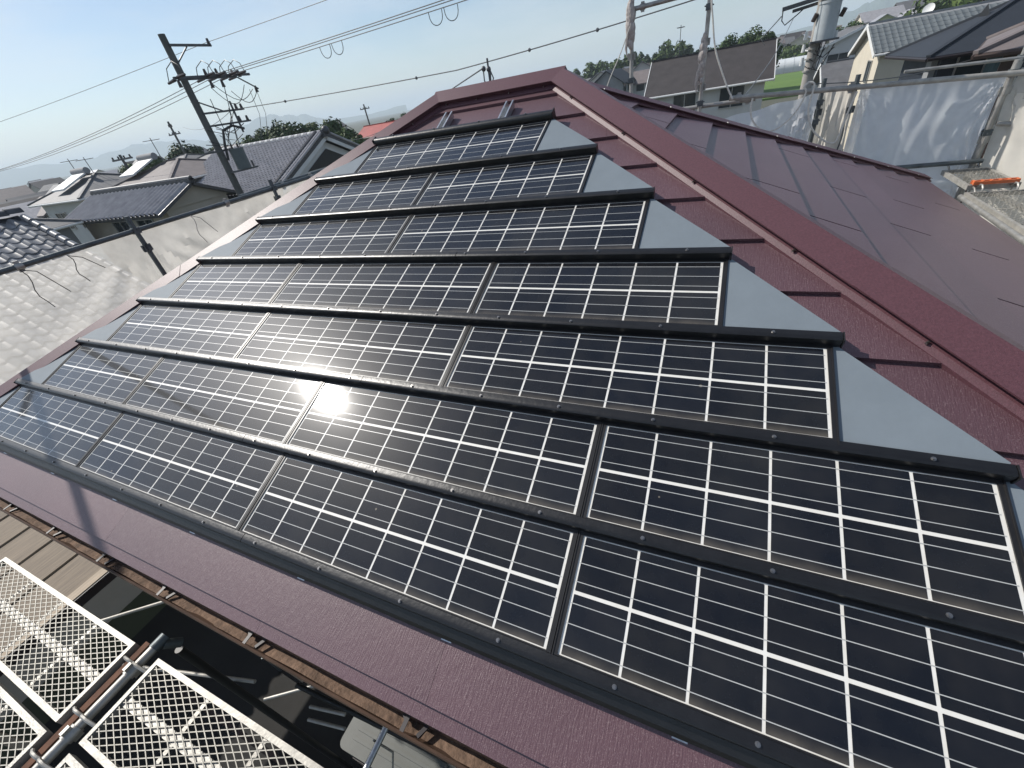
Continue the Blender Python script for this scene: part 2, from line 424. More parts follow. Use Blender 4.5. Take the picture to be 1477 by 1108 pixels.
def azp(az, dist, el): a = R(az); return (CAM.x + dist * math.sin(a), CAM.y + dist * math.cos(a), CAM.z + dist * math.tan(R(el)))
ridge_line('hills', [azp(-88, 4300, .9), azp(-79, 4300, 1.2), azp(-71, 4300, 1.1), azp(-66, 4300, .8), azp(-61.5, 4200, 1.25), azp(-58, 4200, 1.05), azp(-55, 4200, .45)], seed=2, depth=600)
ridge_line('hills', [azp(-58, 3700, .2), azp(-53.5, 3700, 1.0), azp(-49.5, 3700, 1.75), azp(-46.5, 3700, 1.35), azp(-43, 3700, .35), azp(-39, 3700, .25), azp(-35, 3700, .5)], seed=5, depth=500)
ridge_line('hills', [azp(-30, 3000, .15), azp(-18, 3000, .2), azp(-6, 3000, .25), azp(2, 3000, .3), azp(6.5, 3000, .5), azp(9, 3000, 1.0), azp(11.5, 2800, 1.7), azp(15, 2800, 2.2), azp(22, 2800, 2.4), azp(32, 2800, 1.6)], seed=9, depth=500)

# ------------------------------------------------------------------ our house: hip roof with maroon metal shingles
TH = 0.44459
CT, ST = math.cos(TH), math.sin(TH)
WS = -0.060                       # shingle plane, below the mid plane of the panels
AR, AL, YB = 3.20, 2.93, 5.20     # where the slopes' zero lines lie (right, left, back)
VR = 2.60 / CT                    # ridge, measured up the slope
VE = -0.455                       # eave
class Slope:
    def __init__(s, O, U, V, lo, hi):
        s.O, s.U, s.V = V3(O), V3(U), V3(V); s.N = s.U.cross(s.V).normalized(); s.lo, s.hi = lo, hi
        if s.N.z < 0: s.N = -s.N
    def p(s, u, v, w=0): return s.O + s.U * u + s.V * v + s.N * (w + WS)
    def clip(s, u, v): return min(max(u, s.lo(v)), s.hi(v))
FRONT = Slope((0, 0, 0), (1, 0, 0), (0, CT, ST), lambda v: -AL + CT * v, lambda v: AR - CT * v)
RIGHT = Slope((AR, 0, 0), (0, 1, 0), (-CT, 0, ST), lambda v: CT * v, lambda v: YB - CT * v)
LEFT = Slope((-AL, 0, 0), (0, 1, 0), (CT, 0, ST), lambda v: CT * v, lambda v: YB - CT * v)
BACK = Slope((0, YB, 0), (1, 0, 0), (0, -CT, ST), lambda v: -AL + CT * v, lambda v: AR - CT * v)

house = thing('house', 'house under scaffolding with maroon metal hip roof carrying the solar panels', 'house', (.2, 2.6, GROUND))
w = MB()
w.box(-2.62, 2.92, .30, 4.92, GROUND, -.36)
w.build('wall', M['siding'], house)
sof = MB()
sof.poly([(-3.30, -.36, -.30), (3.58, -.36, -.30), (3.58, 5.56, -.30), (-3.30, 5.56, -.30)])
sof.build('soffit', M['beige'], house, recalc=False)
roof = MB()
for S in (FRONT, RIGHT, LEFT, BACK):
    roof.poly([S.p(S.lo(VE), VE, -.004), S.p(S.hi(VE), VE, -.004), S.p(S.hi(VR), VR, -.004), S.p(S.lo(VR), VR, -.004)])
roof = roof.build('roof', M['dark_metal'], house, recalc=False)
fas = MB()
for S in (FRONT, RIGHT, LEFT, BACK):
    a, b = S.p(S.lo(VE), VE), S.p(S.hi(VE), VE); d = (b - a).normalized(); o = V3((0, 0, -1))
    fas.add([a + o * .002, b + o * .002, b + o * .055, a + o * .055], [(0, 1, 2, 3)])
fas.build('drip_edge', M['dark_metal'], house, recalc=False)

def shingle(S, u0, u1, v0, v1, mt, t=.016):
    m = MB(); e = .0065 if S is RIGHT else .0005
    if S is RIGHT: t = .024
    c = lambda u, v: S.clip(u, v)
    L, Rr = u0 + e, u1 - e
    lap = v1 + .012
    if lap > VR: lap = VR
    b0, b1, t0, t1 = c(L, v0), c(Rr, v0), c(L, lap), c(Rr, lap)
    if b1 - b0 < .02: return
    if t1 - t0 < .001: t1 = t0 + .001
    P = S.p
    m.hexa([P(b0, v0, 0), P(b1, v0, 0), P(t1, lap, -.002), P(t0, lap, -.002), P(b0, v0, t), P(b1, v0, t), P(t1, lap, .0015), P(t0, lap, .0015)])
    m.build('shingle', mt, roof, smooth=False)

PITCH = .2615
def course_run(S, start, mt, joints, full=True):
    v = VE; nxt = start; i = 0
    while v < VR - .02:
        v1 = min(nxt, VR)
        lo, hi = S.lo(v), S.hi(v)
        js = joints(i, lo, hi)
        ed = [lo] + [j for j in js if lo + .05 < j < hi - .05] + [hi]
        for a, b in zip(ed, ed[1:]): shingle(S, a, b, v, v1, mt, .004 if (i == 0 and S is FRONT) else .019)
        v, nxt, i = v1, nxt + PITCH, i + 1
def jf(i, lo, hi):
    return {0: [-1.6, .25, 2.1], 1: [-.83, .985, 2.8], 11: [1.02], 10: [.1], 12: [1.02], 13: [.27]}.get(i, [(-2.2 + (i * .77) % 1.82) + 1.82 * k for k in range(4)])
course_run(FRONT, -.410, M['shingle_x'], jf)
JR = {9: [2.27], 8: [1.955, 3.9], 7: [2.09, 4.0], 6: [1.81, 3.6], 5: [2.81, 4.6], 4: [1.0, 2.4, 4.2], 3: [1.7, 3.3], 2: [2.62, 4.5], 1: [.9, 2.2, 4.0]}
course_run(RIGHT, -.244, M['shingle_y'], lambda i, lo, hi: JR.get(i, [2.6]))
course_run(LEFT, -.30, M['shingle_y'], lambda i, lo, hi: [.4 + (i * .7) % 1.8, 2.3 + (i * .7) % 1.8])
course_run(BACK, -.25, M['shingle_x'], lambda i, lo, hi: [-1 + (i * .6) % 1.7, 1 + (i * .6) % 1.7])

def cap(P0, P1, sides, name, raise_=.080, n=2, k_=1.0):
    """folded ridge/hip cap: crest, two wings, a lip, a shadow groove and a foot flange on either slope"""
    prof = [(.086, .060), (.086, .054), (.070, .052), (.068, .030), (.080, .028), (.098, .018), (.100, .001)]
    prof = [(a * (.8 + .2 * k_), h * k_) for a, h in prof]; raise_ *= k_
    P0, P1 = V3(P0), V3(P1)
    for k in range(n):
        A, B = P0.lerp(P1, k / n), P0.lerp(P1, min(1, (k + 1) / n + .012))
        lift = .0022 * k
        ring = []
        for Q in (A, B):
            (e1, n1), (e2, n2) = sides
            r = [Q + e1 * a + n1 * (h + lift) for a, h in reversed(prof)] + [Q + V3((0, 0, raise_ + lift))] + [Q + e2 * a + n2 * (h + lift) for a, h in prof]
            ring.append(r)
        m = MB(); m.sweep(ring[0], ring[1])
        o = m.build(name, M['cap'], roof, smooth=False)
        sc_ = MB()
        d = (B - A)
        for t in (.12, .37, .62, .87):
            for e, nn in sides:
                q = A + d * t + e * .081 + nn * .034
                sc_.tube(q - e * .004, q + e * .007, .0045, 6)
        sc_.build('screw', M['screw'], o)

def inward(S, d, away):
    e = S.N.cross(d).normalized()
    return e if e.dot(away) > 0 else -e
AP_R, AP_L = FRONT.p(AR - 2.60, VR), FRONT.p(-AL + 2.60, VR)
FR, FL = FRONT.p(FRONT.hi(VE), VE), FRONT.p(FRONT.lo(VE), VE)
BR, BL = BACK.p(BACK.hi(VE), VE), BACK.p(BACK.lo(VE), VE)
def hip(P0, P1, S1, S2, nm, n=2, k_=1.0):
    d = (P1 - P0).normalized(); mid = (P0 + P1) / 2
    c1 = S1.p((S1.lo(.6) + S1.hi(.6)) / 2, .6); c2 = S2.p((S2.lo(.6) + S2.hi(.6)) / 2, .6)
    cap(P0, P1, ((inward(S1, d, c1 - mid), S1.N), (inward(S2, d, c2 - mid), S2.N)), nm, n=n, k_=k_)
hip(AP_R, FR, FRONT, RIGHT, 'hip_cap')
hip(AP_L, FL, FRONT, LEFT, 'hip_cap')
hip(AP_R, BR, BACK, RIGHT, 'hip_cap', k_=.55)
hip(AP_L, BL, BACK, LEFT, 'hip_cap', k_=.55)
cap(AP_L + V3((-.03, 0, 0)), AP_R + V3((.03, 0, 0)), ((-FRONT.V, FRONT.N), (-BACK.V, BACK.N)), 'ridge_cap', raise_=.082, n=1)

# front gutter
gy, gz = -.372, -.292
gm = MB(); prof = []
for k in range(13):
    t = math.pi + math.pi * k / 12
    prof.append((gy + .056 * math.cos(t), gz + .056 * math.sin(t)))
prof_o = [(y, z) for y, z in prof]
prof_i = [(gy + (y - gy) * .93, gz + (z - gz) * .93) for y, z in reversed(prof)]
lip = [(gy - .056 - .006, gz + .004), (gy - .056 - .003, gz + .010), (gy - .056 + .004, gz + .006)]
full = [(y, z) for y, z in prof_o] + prof_i + lip[::-1]
gm.sweep([(-3.30, y, z) for y, z in full], [(3.62, y, z) for y, z in full])
gut = gm.build('gutter', M['gutter'], house)
gd = MB()
N_ = 70
for k in range(N_):
    x0, x1 = -3.29 + 6.9 * k / N_, -3.29 + 6.9 * (k + 1) / N_
    h0, h1 = .010 * math.sin(k * 1.7) + .006 * math.sin(k * .53), .010 * math.sin((k + 1) * 1.7) + .006 * math.sin((k + 1) * .53)
    gd.poly([(x0, gy - .046, gz - .020 + h0), (x1, gy - .046, gz - .020 + h1), (x1, gy, gz - .034 + h1 * .5), (x0, gy, gz - .034 + h0 * .5)])
    gd.poly([(x0, gy, gz - .034 + h0 * .5), (x1, gy, gz - .034 + h1 * .5), (x1, gy + .046, gz - .02), (x0, gy + .046, gz - .02)])
gd.build('gutter_silt', M['gutter_dirt'], gut, recalc=False)
for x in (-3.0, -2.45, -1.90, -1.37, -.86, -.36, .20, .92, 1.5, 2.1, 2.7, 3.3):
    b = MB()
    b.bar((x, gy - .060, gz + .004), (x, gy + .05, gz + .010), .014, .003)
    b.bar((x - .016, gy - .02, gz - .006), (x + .02, gy + .02, gz - .006), .018, .018)
    b.bar((x + .05, gy - .045, gz - .004), (x + .075, gy + .01, gz - .008), .012, .008)
    b.build('bracket', M['dark_metal'], gut)
    if int(x * 100) % 2 == 0:
        b = MB(); b.box(x - .012, x + .010, gy - .012, gy + .006, gz + .006, gz + .016); b.build('clip', M['screw'], gut, smooth=False)

# ------------------------------------------------------------------ solar array
C_, S_, RP = .16, .04353, .37092
TILT = R(4.4)
ROWS = [[8, 8, 8, 8], [6, 8, 8, 6], [8, 8, 8], [6, 8, 6], [8, 8], [6, 6], [8]]
ORD = ['bottom', 'second lowest', 'third lowest', 'middle', 'third highest', 'second highest', 'top']
def cell_mesh(nm, mt):
    m = MB(); h = .0762; z = 0
    ch = .0012
    m.poly([(-h + ch, -h, z), (h - ch, -h, z), (h, -h + ch, z), (h, h - ch, z), (h - ch, h, z), (-h + ch, h, z), (-h, h - ch, z), (-h, -h + ch, z)], 0)
    for y in (-.052, 0, .052):
        m.poly([(-.08, y - .0011, .0004), (.08, y - .0011, .0004), (.08, y + .0011, .0004), (-.08, y + .0011, .0004)], 1)
    return m.mesh(nm, [mt, M['busbar']], recalc=False, smooth=False)
CELL, CELL_LOW = cell_mesh('cell', M['cell']), cell_mesh('cell_low', M['cell_low'])
def row_frame(k):
    v = k * RP
    return (0, v * CT, v * ST), (TH - TILT, 0, 0)
GRID = .1604
for k, ps in enumerate(ROWS):
    tot = sum(ps) * C_ + (len(ps) - 1) * S_
    u = -tot / 2
    loc, rot = row_frame(k)
    for j, n in enumerate(ps):
        wd = n * C_
        pos = {1: ['only'], 2: ['left', 'right'], 3: ['left', 'centre', 'right'], 4: ['far left', 'centre-left', 'centre-right', 'far right']}[len(ps)][j]
        kind = 'eight-column' if n == 8 else 'shorter six-column'
        p = thing('solar_module', f'{kind} black framed solar panel, {pos} one of the {ORD[k]} row', 'solar panel', (u, loc[1], loc[2]), 'solar panels on the front roof slope', (rot[0] + R(random.uniform(-.22, .22)), R(random.uniform(-.10, .10)), 0))
        fr = MB()
        g0, g1 = GRID, .0055
        fr.box(-.0205, -g1, -.181, .181, -.034, .0035)
        fr.box(wd + g1, wd + .0205, -.181, .181, -.034, .0035)
        fr.box(-g1, wd + g1, g0, .181, -.034, .0035)
        fr.box(-g1, wd + g1, -.181, -g0, -.034, .0035)
        # raised inner rib of the side channels
        fr.box(-.0205, -.0165, -.181, .181, .0035, .006)
        fr.box(wd + .0165, wd + .0205, -.181, .181, .0035, .006)
        fr.build('frame', M['frame'], p, local=True, smooth=False)
        bs = MB(); bs.poly([(-g1, -g0, -.0006), (wd + g1, -g0, -.0006), (wd + g1, g0, -.0006), (-g1, g0, -.0006)])
        bs.build('backsheet', M['backsheet'], p, local=True, recalc=False, smooth=False)
        for i in range(n):
            for r_, me in ((-1, CELL_LOW), (1, CELL)):
                inst('cell', me, p, Matrix.Translation((i * C_ + C_ / 2, r_ * .0811, 0)))
        u += wd + S_
    # cover strip over the lower edge of the row
    hw = .670 + .3335 * (7 - k)
    deep = -.066 if k == 0 else -.028
    cv = thing('cover_strip', f'long black metal cover strip along the lower edge of the {ORD[k]} panel row', 'cover strip', loc, 'black cover strips between panel rows', rot)
    prof = [(-.164, .0040), (-.1660, .0066), (-.182, .0078), (-.1935, .0070), (-.1972, .0042), (-.1982, -.001), (-.1982, deep), (-.193, deep), (-.193, -.003), (-.186, .001)]
    cut = [-hw, (-.35 if k % 2 else .05) + .1 * k, hw] if k < 6 else [-hw, hw]
    for a, b in zip(cut, cut[1:]):
        m = MB(); m.sweep([(a + .0015, y, z) for y, z in prof], [(b - .0015, y, z) for y, z in prof]); m.build('strip', M['black_alu'], cv, local=True)
    if k == 0:
        ap = [(-.1985, -.026), (-.2005, -.024), (-.226, -.036), (-.236, -.044), (-.236, -.054), (-.1985, -.046)]
        m = MB(); m.sweep([(-hw, a, b) for a, b in ap], [(hw, a, b) for a, b in ap])
        m.build('lower_apron', M['black_alu'], cv, local=True, smooth=False)
    x = -hw + .16
    while x < hw - .05:
        m = MB(); m.tube((x, -.182, .008), (x, -.182, .0135), .0040, 8); m.tube((x, -.182, .0078), (x, -.182, .0095), .0062, 8)
        m.build('screw', M['screw'], cv, local=True); x += .335 + .02 * math.sin(k + x * 3)
    for sx in (-1, 1):
        m = MB(); xx = sx * hw
        m.box(min(xx, xx + sx * .004), max(xx, xx + sx * .004), -.202, -.166, max(deep, -.035), .0088); m.build('end_cap', M['frame'], cv, local=True, smooth=False)
    # triangular flashing on either side
    ph = tot / 2 + .022
    for sx, sd in ((-1, 'left'), (1, 'right')):
        pts = [(ph, .172), (ph + .012, .176), (hw - .004, -.158), (hw - .012, -.170), (ph, -.170)]
        f = MB(); A = [(sx * x, y, -.001) for x, y in pts]; B = [(sx * x, y, -.012) for x, y in pts]
        f.sweep(A, B)
        # bent-down skirt along the slanting edge
        e0, e1 = V3((sx * pts[1][0], pts[1][1], -.006)), V3((sx * pts[2][0], pts[2][1], -.006))
        f.hexa([e0, e1, e1 + V3((sx * .003, .003, 0)), e0 + V3((sx * .003, .003, 0)), e0 + V3((0, 0, -.052)), e1 + V3((0, 0, -.052)), e1 + V3((sx * .003, .003, -.052)), e0 + V3((sx * .003, .003, -.052))])
        o = f.build('flashing_plate', M['flash'], smooth=False)
        o.location, o.rotation_euler = loc, rot
        tag(o, f'grey triangular metal flashing plate at the {sd} end of the {ORD[k]} panel row', 'flashing', 'triangular flashing plates beside the panels')
# cover along the top edge of the array
loc, rot = row_frame(7)
cv = thing('cover_strip', 'rounded black metal cover strip along the upper edge of the highest panel row', 'cover strip', loc, 'black cover strips between panel rows', rot)
prof = [(-.150, -.030), (-.150, -.006), (-.157, .004), (-.168, .0095), (-.182, .0105), (-.195, .006), (-.202, -.003), (-.2035, -.022), (-.196, -.022)]
m = MB(); m.sweep([(-.67, y, z) for y, z in prof], [(.67, y, z) for y, z in prof]); m.build('strip', M['black_alu'], cv, local=True)
for sx in (-1, 1):
    m = MB(); m.box(min(sx * .67, sx * .675), max(sx * .67, sx * .675), -.205, -.148, -.05, .011); m.build('end_cap', M['frame'], cv, local=True)
for x in (-.5, -.16, .18, .5):
    m = MB(); m.tube((x, -.176, .009), (x, -.176, .017), .0055, 8); m.build('screw', M['screw'], cv, local=True)
# mounting rails under the array; only their ends show
RAILS = [(-2.24, -.244, .45, 'bottom end'), (-1.61, -.244, 1.15, 'bottom end'), (-.95, -.244, 1.9, 'bottom end'), (-.31, -.244, 2.1, 'bottom end'), (.357, -.244, 2.1, 'bottom end'), (.99, -.244, 1.8, 'bottom end'), (1.66, -.244, 1.1, 'bottom end'), (2.32, -.244, .4, 'bottom end'),
         (-.149, 2.43, 2.655, 'top'), (.313, 2.43, 2.66, 'top')]
WHERE = ['leftmost', 'second from the left', 'third from the left', 'fourth from the left', 'fifth from the left', 'sixth from the left', 'seventh from the left', 'last on the right']
for i, (u, v0, v1, wh) in enumerate(RAILS):
    m = MB(); P = FRONT.p
    wd, hh = (.024, .040) if wh == 'top' else (.017, .009)
    for a, b, h0, h1 in ((-.018, .018, .004, .009),) if wh != 'top' else ((-wd, wd, .002, .006), (-wd, -wd + .006, .006, hh), (wd - .006, wd, .006, hh), (-wd - .004, -wd + .006, hh, hh + .003), (wd - .006, wd + .004, hh, hh + .003)):
        m.hexa([P(u + a, v0, h0 + .014), P(u + b, v0, h0 + .014), P(u + b, v1, h0 + .014), P(u + a, v1, h0 + .014), P(u + a, v0, h1 + .014), P(u + b, v0, h1 + .014), P(u + b, v1, h1 + .014), P(u + a, v1, h1 + .014)])
    lab = (f'silver U-shaped mounting rail end poking out under the bottom panel row, {WHERE[i]}' if wh != 'top' else
           f'silver U-shaped rail end sticking up above the top cover strip, {"left" if u < 0 else "right"} one')
    single(m, 'mounting_rail', M['rail'], lab, 'rail', 'mounting rails under the panels', smooth=False)

# ------------------------------------------------------------------ scaffolding
TUBE = .0243
def clamp(parent, p, axis='z', mt=None):
    m = MB(); p = V3(p); s = .034
    m.box(p.x - s, p.x + s, p.y - s, p.y + s, p.z - .03, p.z + .03)
    m.tube(p + V3((-.05, 0, .012)), p + V3((.05, 0, .012)), .007, 6)
    m.tube(p + V3((0, -.05, -.012)), p + V3((0, .05, -.012)), .007, 6)
    m.build('clamp', mt or M['steel_dark'], parent)

def post(label, x, y, z1, z0=GROUND, pockets=True, mt='steel_dark', group='scaffold posts', clamps=(), top_r=TUBE):
    t = thing('scaffold_post', label, 'scaffold post', (x, y, z0), group)
    m = MB(); m.tube((x, y, z0 + .02), (x, y, z1), top_r, 12); m.build('tube', M[mt], t)
    b = MB(); b.box(x - .075, x + .075, y - .075, y + .075, z0, z0 + .02); b.build('base_plate', M['steel'], t)
    if pockets:
        z = z0 + .55
        while z < z1 - .05:
            m = MB()
            for dx, dy in ((1, 0), (-1, 0), (0, 1), (0, -1)):
                m.box(x + dx * .035 - .012, x + dx * .035 + .012, y + dy * .035 - .012, y + dy * .035 + .012, z - .035, z + .035)
            m.build('wedge_pocket', M[mt], t); z += .45
    for zc in clamps: clamp(t, (x, y, zc))
    return t

def rail(label, p, q, r=TUBE, mt='steel', group='scaffold rails', name='scaffold_rail', couplers=()):
    p, q = V3(p), V3(q)
    t = thing(name, label, 'scaffold rail', (p + q) / 2, group)
    m = MB(); m.tube(p, q, r, 12); m.build('tube', M[mt], t)
    for c in couplers:
        a = p.lerp(q, c); d = (q - p).normalized()
        k = MB(); k.tube(a - d * .03, a + d * .03, r + .008, 10); k.bar(a - d * .02, a + d * .02, .02, 2 * r + .05); k.build('coupler', M['steel'], t)
    return t

def sheet(name, label, p00, p10, p01, nu, nv, mt, wr=.03, seed=1, group=None, sag=0.0, folds=()):
    """hanging net: grid from p00 along (p10-p00) and (p01-p00), crumpled out of plane; sag drops the top edge between ties"""
    rnd = random.Random(seed); p00, p10, p01 = V3(p00), V3(p10), V3(p01)
    U, W = p10 - p00, p01 - p00; n = U.cross(W).normalized(); ph = [rnd.uniform(0, 6.3) for _ in range(8)]
    vs, fs = [], []
    for j in range(nv + 1):
        for i in range(nu + 1):
            a, b = i / nu, j / nv
            d = wr * (.5 * math.sin(a * 9 + 3 * b + ph[0]) + .35 * math.sin(a * 21 - 8 * b + ph[1]) + .25 * math.sin(b * 17 + a * 6 + ph[2]) + .22 * math.sin(a * 47 + b * 15 + ph[3]) + .16 * math.sin(a * 30 - b * 44 + ph[4]))
            for (fa, fb, fl) in folds:
                # crease fan gathering at a tie point
                da, db = a - fa, b - fb; ang = math.atan2(db, da); rr = math.hypot(da, db)
                d += wr * 1.6 * math.sin(ang * 16 + ph[5]) * math.exp(-rr / fl) * min(1, rr * 12)
            edge = min(1, min(b, 1 - b) * 10 + .15)
            drop = sag * math.sin(a * math.pi * 3) ** 2 * (1 - b) ** 3
            vs.append(p00 + U * a + W * b + n * d * edge + V3((0, 0, -drop)))
    for j in range(nv):
        for i in range(nu):
            k = j * (nu + 1) + i; fs.append((k, k + 1, k + nu + 2, k + nu + 1))
    m = MB(); m.add(vs, fs)
    return single(m, name, mt, label, 'net', group, recalc=False)

def deck(label, x0, y0, x1, y1, z, along='x', pitch=.074, group='expanded metal scaffold decks'):
    """scaffold plank: channel frame, expanded-metal floor, stiffeners, end hooks"""
    t = thing('scaffold_deck', label, 'scaffold deck', ((x0 + x1) / 2, (y0 + y1) / 2, z), group)
    L, W = (x1 - x0, y1 - y0) if along == 'x' else (y1 - y0, x1 - x0)
    def T(a, b, c): return (x0 + a, y0 + b, z + c) if along == 'x' else (x0 + b, y0 + a, z + c)
    def bx(m, a0, a1, b0, b1, c0, c1, mi=0):
        m.hexa([T(a0, b0, c0), T(a1, b0, c0), T(a1, b1, c0), T(a0, b1, c0), T(a0, b0, c1), T(a1, b0, c1), T(a1, b1, c1), T(a0, b1, c1)], mi)
    f = MB()
    bx(f, 0, L, 0, .026, -.042, .004); bx(f, 0, L, W - .026, W, -.042, .004)
    bx(f, 0, .024, .026, W - .026, -.042, .004); bx(f, L - .024, L, .026, W - .026, -.042, .004)
    f.build('frame', M['steel_white'], t, smooth=False)
    s = MB(); bx(s, .024, L - .024, W / 2 - .022, W / 2 + .022, -.040, -.012)
    for a in (L * .25, L * .5, L * .75): bx(s, a - .012, a + .012, .026, W - .026, -.044, -.0405)
    s.build('stiffener', M['steel_white'], t, smooth=False)
    e = MB()
    for fam in (1, -1):
        c = -2.2 * W
        while c < L + 2.2 * W:
            # strand from (c, 0) to (c + fam*W*.92, W), clipped to the frame
            k = 2.06
            A, B = (c, .02), (c + fam * W * k, W - .02)
            t0, t1 = 0.0, 1.0
            da = B[0] - A[0]
            for lo in ((.02 - A[0]) / da, (L - .02 - A[0]) / da): pass
            ta, tb = sorted(((.02 - A[0]) / da, (L - .02 - A[0]) / da))
            t0, t1 = max(0, ta), min(1, tb)
            if t1 - t0 > .03:
                pa = (A[0] + da * t0, A[1] + (B[1] - A[1]) * t0); pb = (A[0] + da * t1, A[1] + (B[1] - A[1]) * t1)
                zz = -.004 if fam > 0 else -.0022
                e.bar(T(pa[0], pa[1], zz), T(pb[0], pb[1], zz), .0043, .0034)
            c += pitch
    e.build('expanded_mesh', M['mesh_steel'], t, smooth=False)
    for a, sgn in ((0, -1), (L, 1)):
        for b in (W * .18, W * .82):
            h = MB(); h.path([T(a + sgn * q, b, c) for q, c in ((-.03, -.02), (.02, -.005), (.06, .022), (.10, .025), (.135, .0), (.14, -.03))], .0085, 6)
            h.build('hook', M['steel'], t)
    return t

# left side: two posts, the top rail and the pale net the neighbour's tiles show through
LX = -4.10
post('dark scaffold post rising beside the left hip, nearer of the two', LX, 2.03, .735, clamps=(.585, .40))
post('dark scaffold post rising beside the left hip, farther of the two', LX, 3.905, .70, clamps=(.585, .46))
post('dark scaffold post at the front left corner of the house', LX, .06, .40, clamps=(.2,))
rail('blue-grey scaffold top rail running along the left net', (LX, -.2, .585), (LX, 6.5, .592), couplers=(.18, .50, .72), mt='steel_dark')
rail('second dark rail close behind the left net top rail', (LX - .07, 3.4, .600), (LX - .07, 7.0, .640), mt='steel_dark', couplers=(.2,))
net_l = sheet('scaffold_net', 'pale mesh net hanging from the left scaffold rail with tiles showing through', (LX - .045, .10, .575), (LX - .045, 6.4, .585), (LX - .045, .10, -5.2), 160, 80, M['net_l'], .055, 3, 'scaffold nets', sag=.03, folds=((.306, 0, .10), (.60, 0, .10)))
# slanting braces just outside the left edge of the picture, seen as a shadow and a reflection on the panels
rail('slanting scaffold brace at the left front corner casting a stripe of shadow on the panels', (LX - .05, .62, .66), (LX - .05, -.42, 3.30), r=.030, mt='steel_dark', name='scaffold_brace', group='left corner braces')
for i, (y, z) in enumerate(((1.35, .56), (2.62, .575), (.98, .565))):
    m = MB(); pts = [(LX + .05, y + .02 * math.sin(q * 1.3), z - .045 * q * (1 + .2 * i)) for q in range(7)]
    m.path(pts, .004, 5); m.path([(LX + .05, y, z), (LX + .06, y + .09, z - .05), (LX + .06, y + .20, z - .20 - .05 * i)], .004, 5)
    single(m, 'net_tie', M['black'] if i != 1 else M['cloth'], ['thin black tie cord hanging from the left rail nearest the camera side', 'thin grey tie cord dangling from the left rail past the first post', 'short dark tie cord knotted round the left rail'][i], 'cord', 'net tie cords')
m = MB(); m.path([(-3.62, 2.62, -.26), (-3.60, 2.58, -.02), (-3.56, 2.60, .05), (-3.50, 2.66, .07), (-3.44, 2.72, .05), (-3.43, 2.74, -.22)], .024, 8)
single(m, 'bent_pipe', M['black'], 'black bent pipe loop sticking up behind the left hip', 'pipe')

# back and right side
BY = 6.30
post('tall scaffold post behind the ridge wound with pale cloth, left one', .41, BY, 2.6, mt='steel', clamps=(1.75, 1.05))
post('tall scaffold post behind the back hip with a rag tied on it', 1.285, BY, 2.5, mt='steel', clamps=(1.62, .68))
post('scaffold post between the grey net and the white gathered sheet', 2.92, BY, .735, mt='steel_dark', clamps=(.62, .40))
post('stubby scaffold post behind the white gathered sheet', 2.62, BY + .12, .74, mt='steel_dark', clamps=(.5, .3))
post('thick scaffold post at the back right corner of the net', 4.24, BY, .66, mt='steel', clamps=(.55, .02), top_r=.03)
post('short scaffold post rising beyond the right net', 4.50, 6.92, .76, mt='steel', clamps=(.62,))
rail('long bright scaffold rail along the back net', (1.62, BY - .05, .690), (5.1, BY - .05, .500), r=.027, couplers=(.03, .36), mt='steel_white')
rail('short scaffold rail end behind the bright back rail', (1.05, BY + .05, .640), (1.92, BY + .05, .640), couplers=(.9,), mt='steel')
rail('upper scaffold rail running right from the cloth-wound post', (.41, BY, 1.76), (2.5, BY, 1.80), couplers=(.06,), mt='steel')
rail('thin scaffold rail just above the back right rail', (3.35, BY + .08, .690), (5.1, BY + .08, .640), r=.016, mt='steel')
rail('low dark scaffold rail at the foot of the grey net', (2.6, BY - .04, -.27), (4.3, BY - .04, -.26), mt='steel_dark')
rail('dark scaffold rail on the beige net, right of the corner post', (4.28, BY - .03, .10), (5.4, BY - .35, -.02), mt='steel', couplers=(.3,))
sheet('scaffold_net', 'grey translucent net stretched behind the right roof slope', (2.98, BY + .02, .62), (4.22, BY + .02, .56), (2.98, BY + .02, -2.4), 120, 90, M['net_b'], .022, 8, 'scaffold nets', folds=((0, 0, .2), (1, 0, .22), (1, .35, .2)))
sheet('scaffold_net', 'grey net sagging below the back rail beside the rope loops', (1.30, BY + .04, .44), (2.58, BY + .04, .62), (1.30, BY + .04, -2.4), 50, 40, M['net_b'], .04, 12, 'scaffold nets', sag=.02, folds=((1, 0, .25), (0, 0, .2)))
sheet('scaffold_net', 'white gathered net bunched between two scaffold posts', (2.63, BY + .22, .64), (2.92, BY - .06, .62), (2.68, BY + .22, -2.4), 30, 50, M['net_r'], .05, 15, 'scaffold nets')
sheet('scaffold_net', 'sunlit beige net on the right side of the house', (4.30, BY + .02, .58), (5.6, 4.4, .52), (4.30, BY + .02, -2.6), 60, 60, M['net_r'], .03, 21, 'scaffold nets', folds=((0, 0, .2),))
deck('expanded metal scaffold deck beyond the back right roof corner, upper one', 3.97, 5.50, 4.37, 6.24, -.33, along='y', pitch=.085)
deck('expanded metal scaffold deck beside the right eave, nearer one', 3.93, 3.55, 4.42, 5.40, -.37, along='y', pitch=.085)
m = MB()
for a in (0, .055): m.bar((3.99, 5.46 + a, -.30), (4.33, 5.46 + a, -.295), .016, .03)
for k in range(6): m.bar((4.0 + .065 * k, 5.46, -.296), (4.0 + .065 * k, 5.515, -.296), .014, .034)
single(m, 'deck_bracket', M['orange'], 'orange slotted bracket lying on the right scaffold deck', 'bracket')
rail('short leaning tube beside the right scaffold deck', (4.55, 5.3, -.62), (4.72, 5.65, .05), r=.03, mt='steel')
rail('tube along the outer side of the right scaffold deck', (3.90, 3.5, -.42), (3.93, 5.45, -.42), mt='steel')
m = MB(); m.box(4.0, 4.9, 3.0, 7.0, -3.2, -1.25); 
single(m, 'garden_wall', M['plaster'], 'pale wall below the right scaffold deck', 'wall')

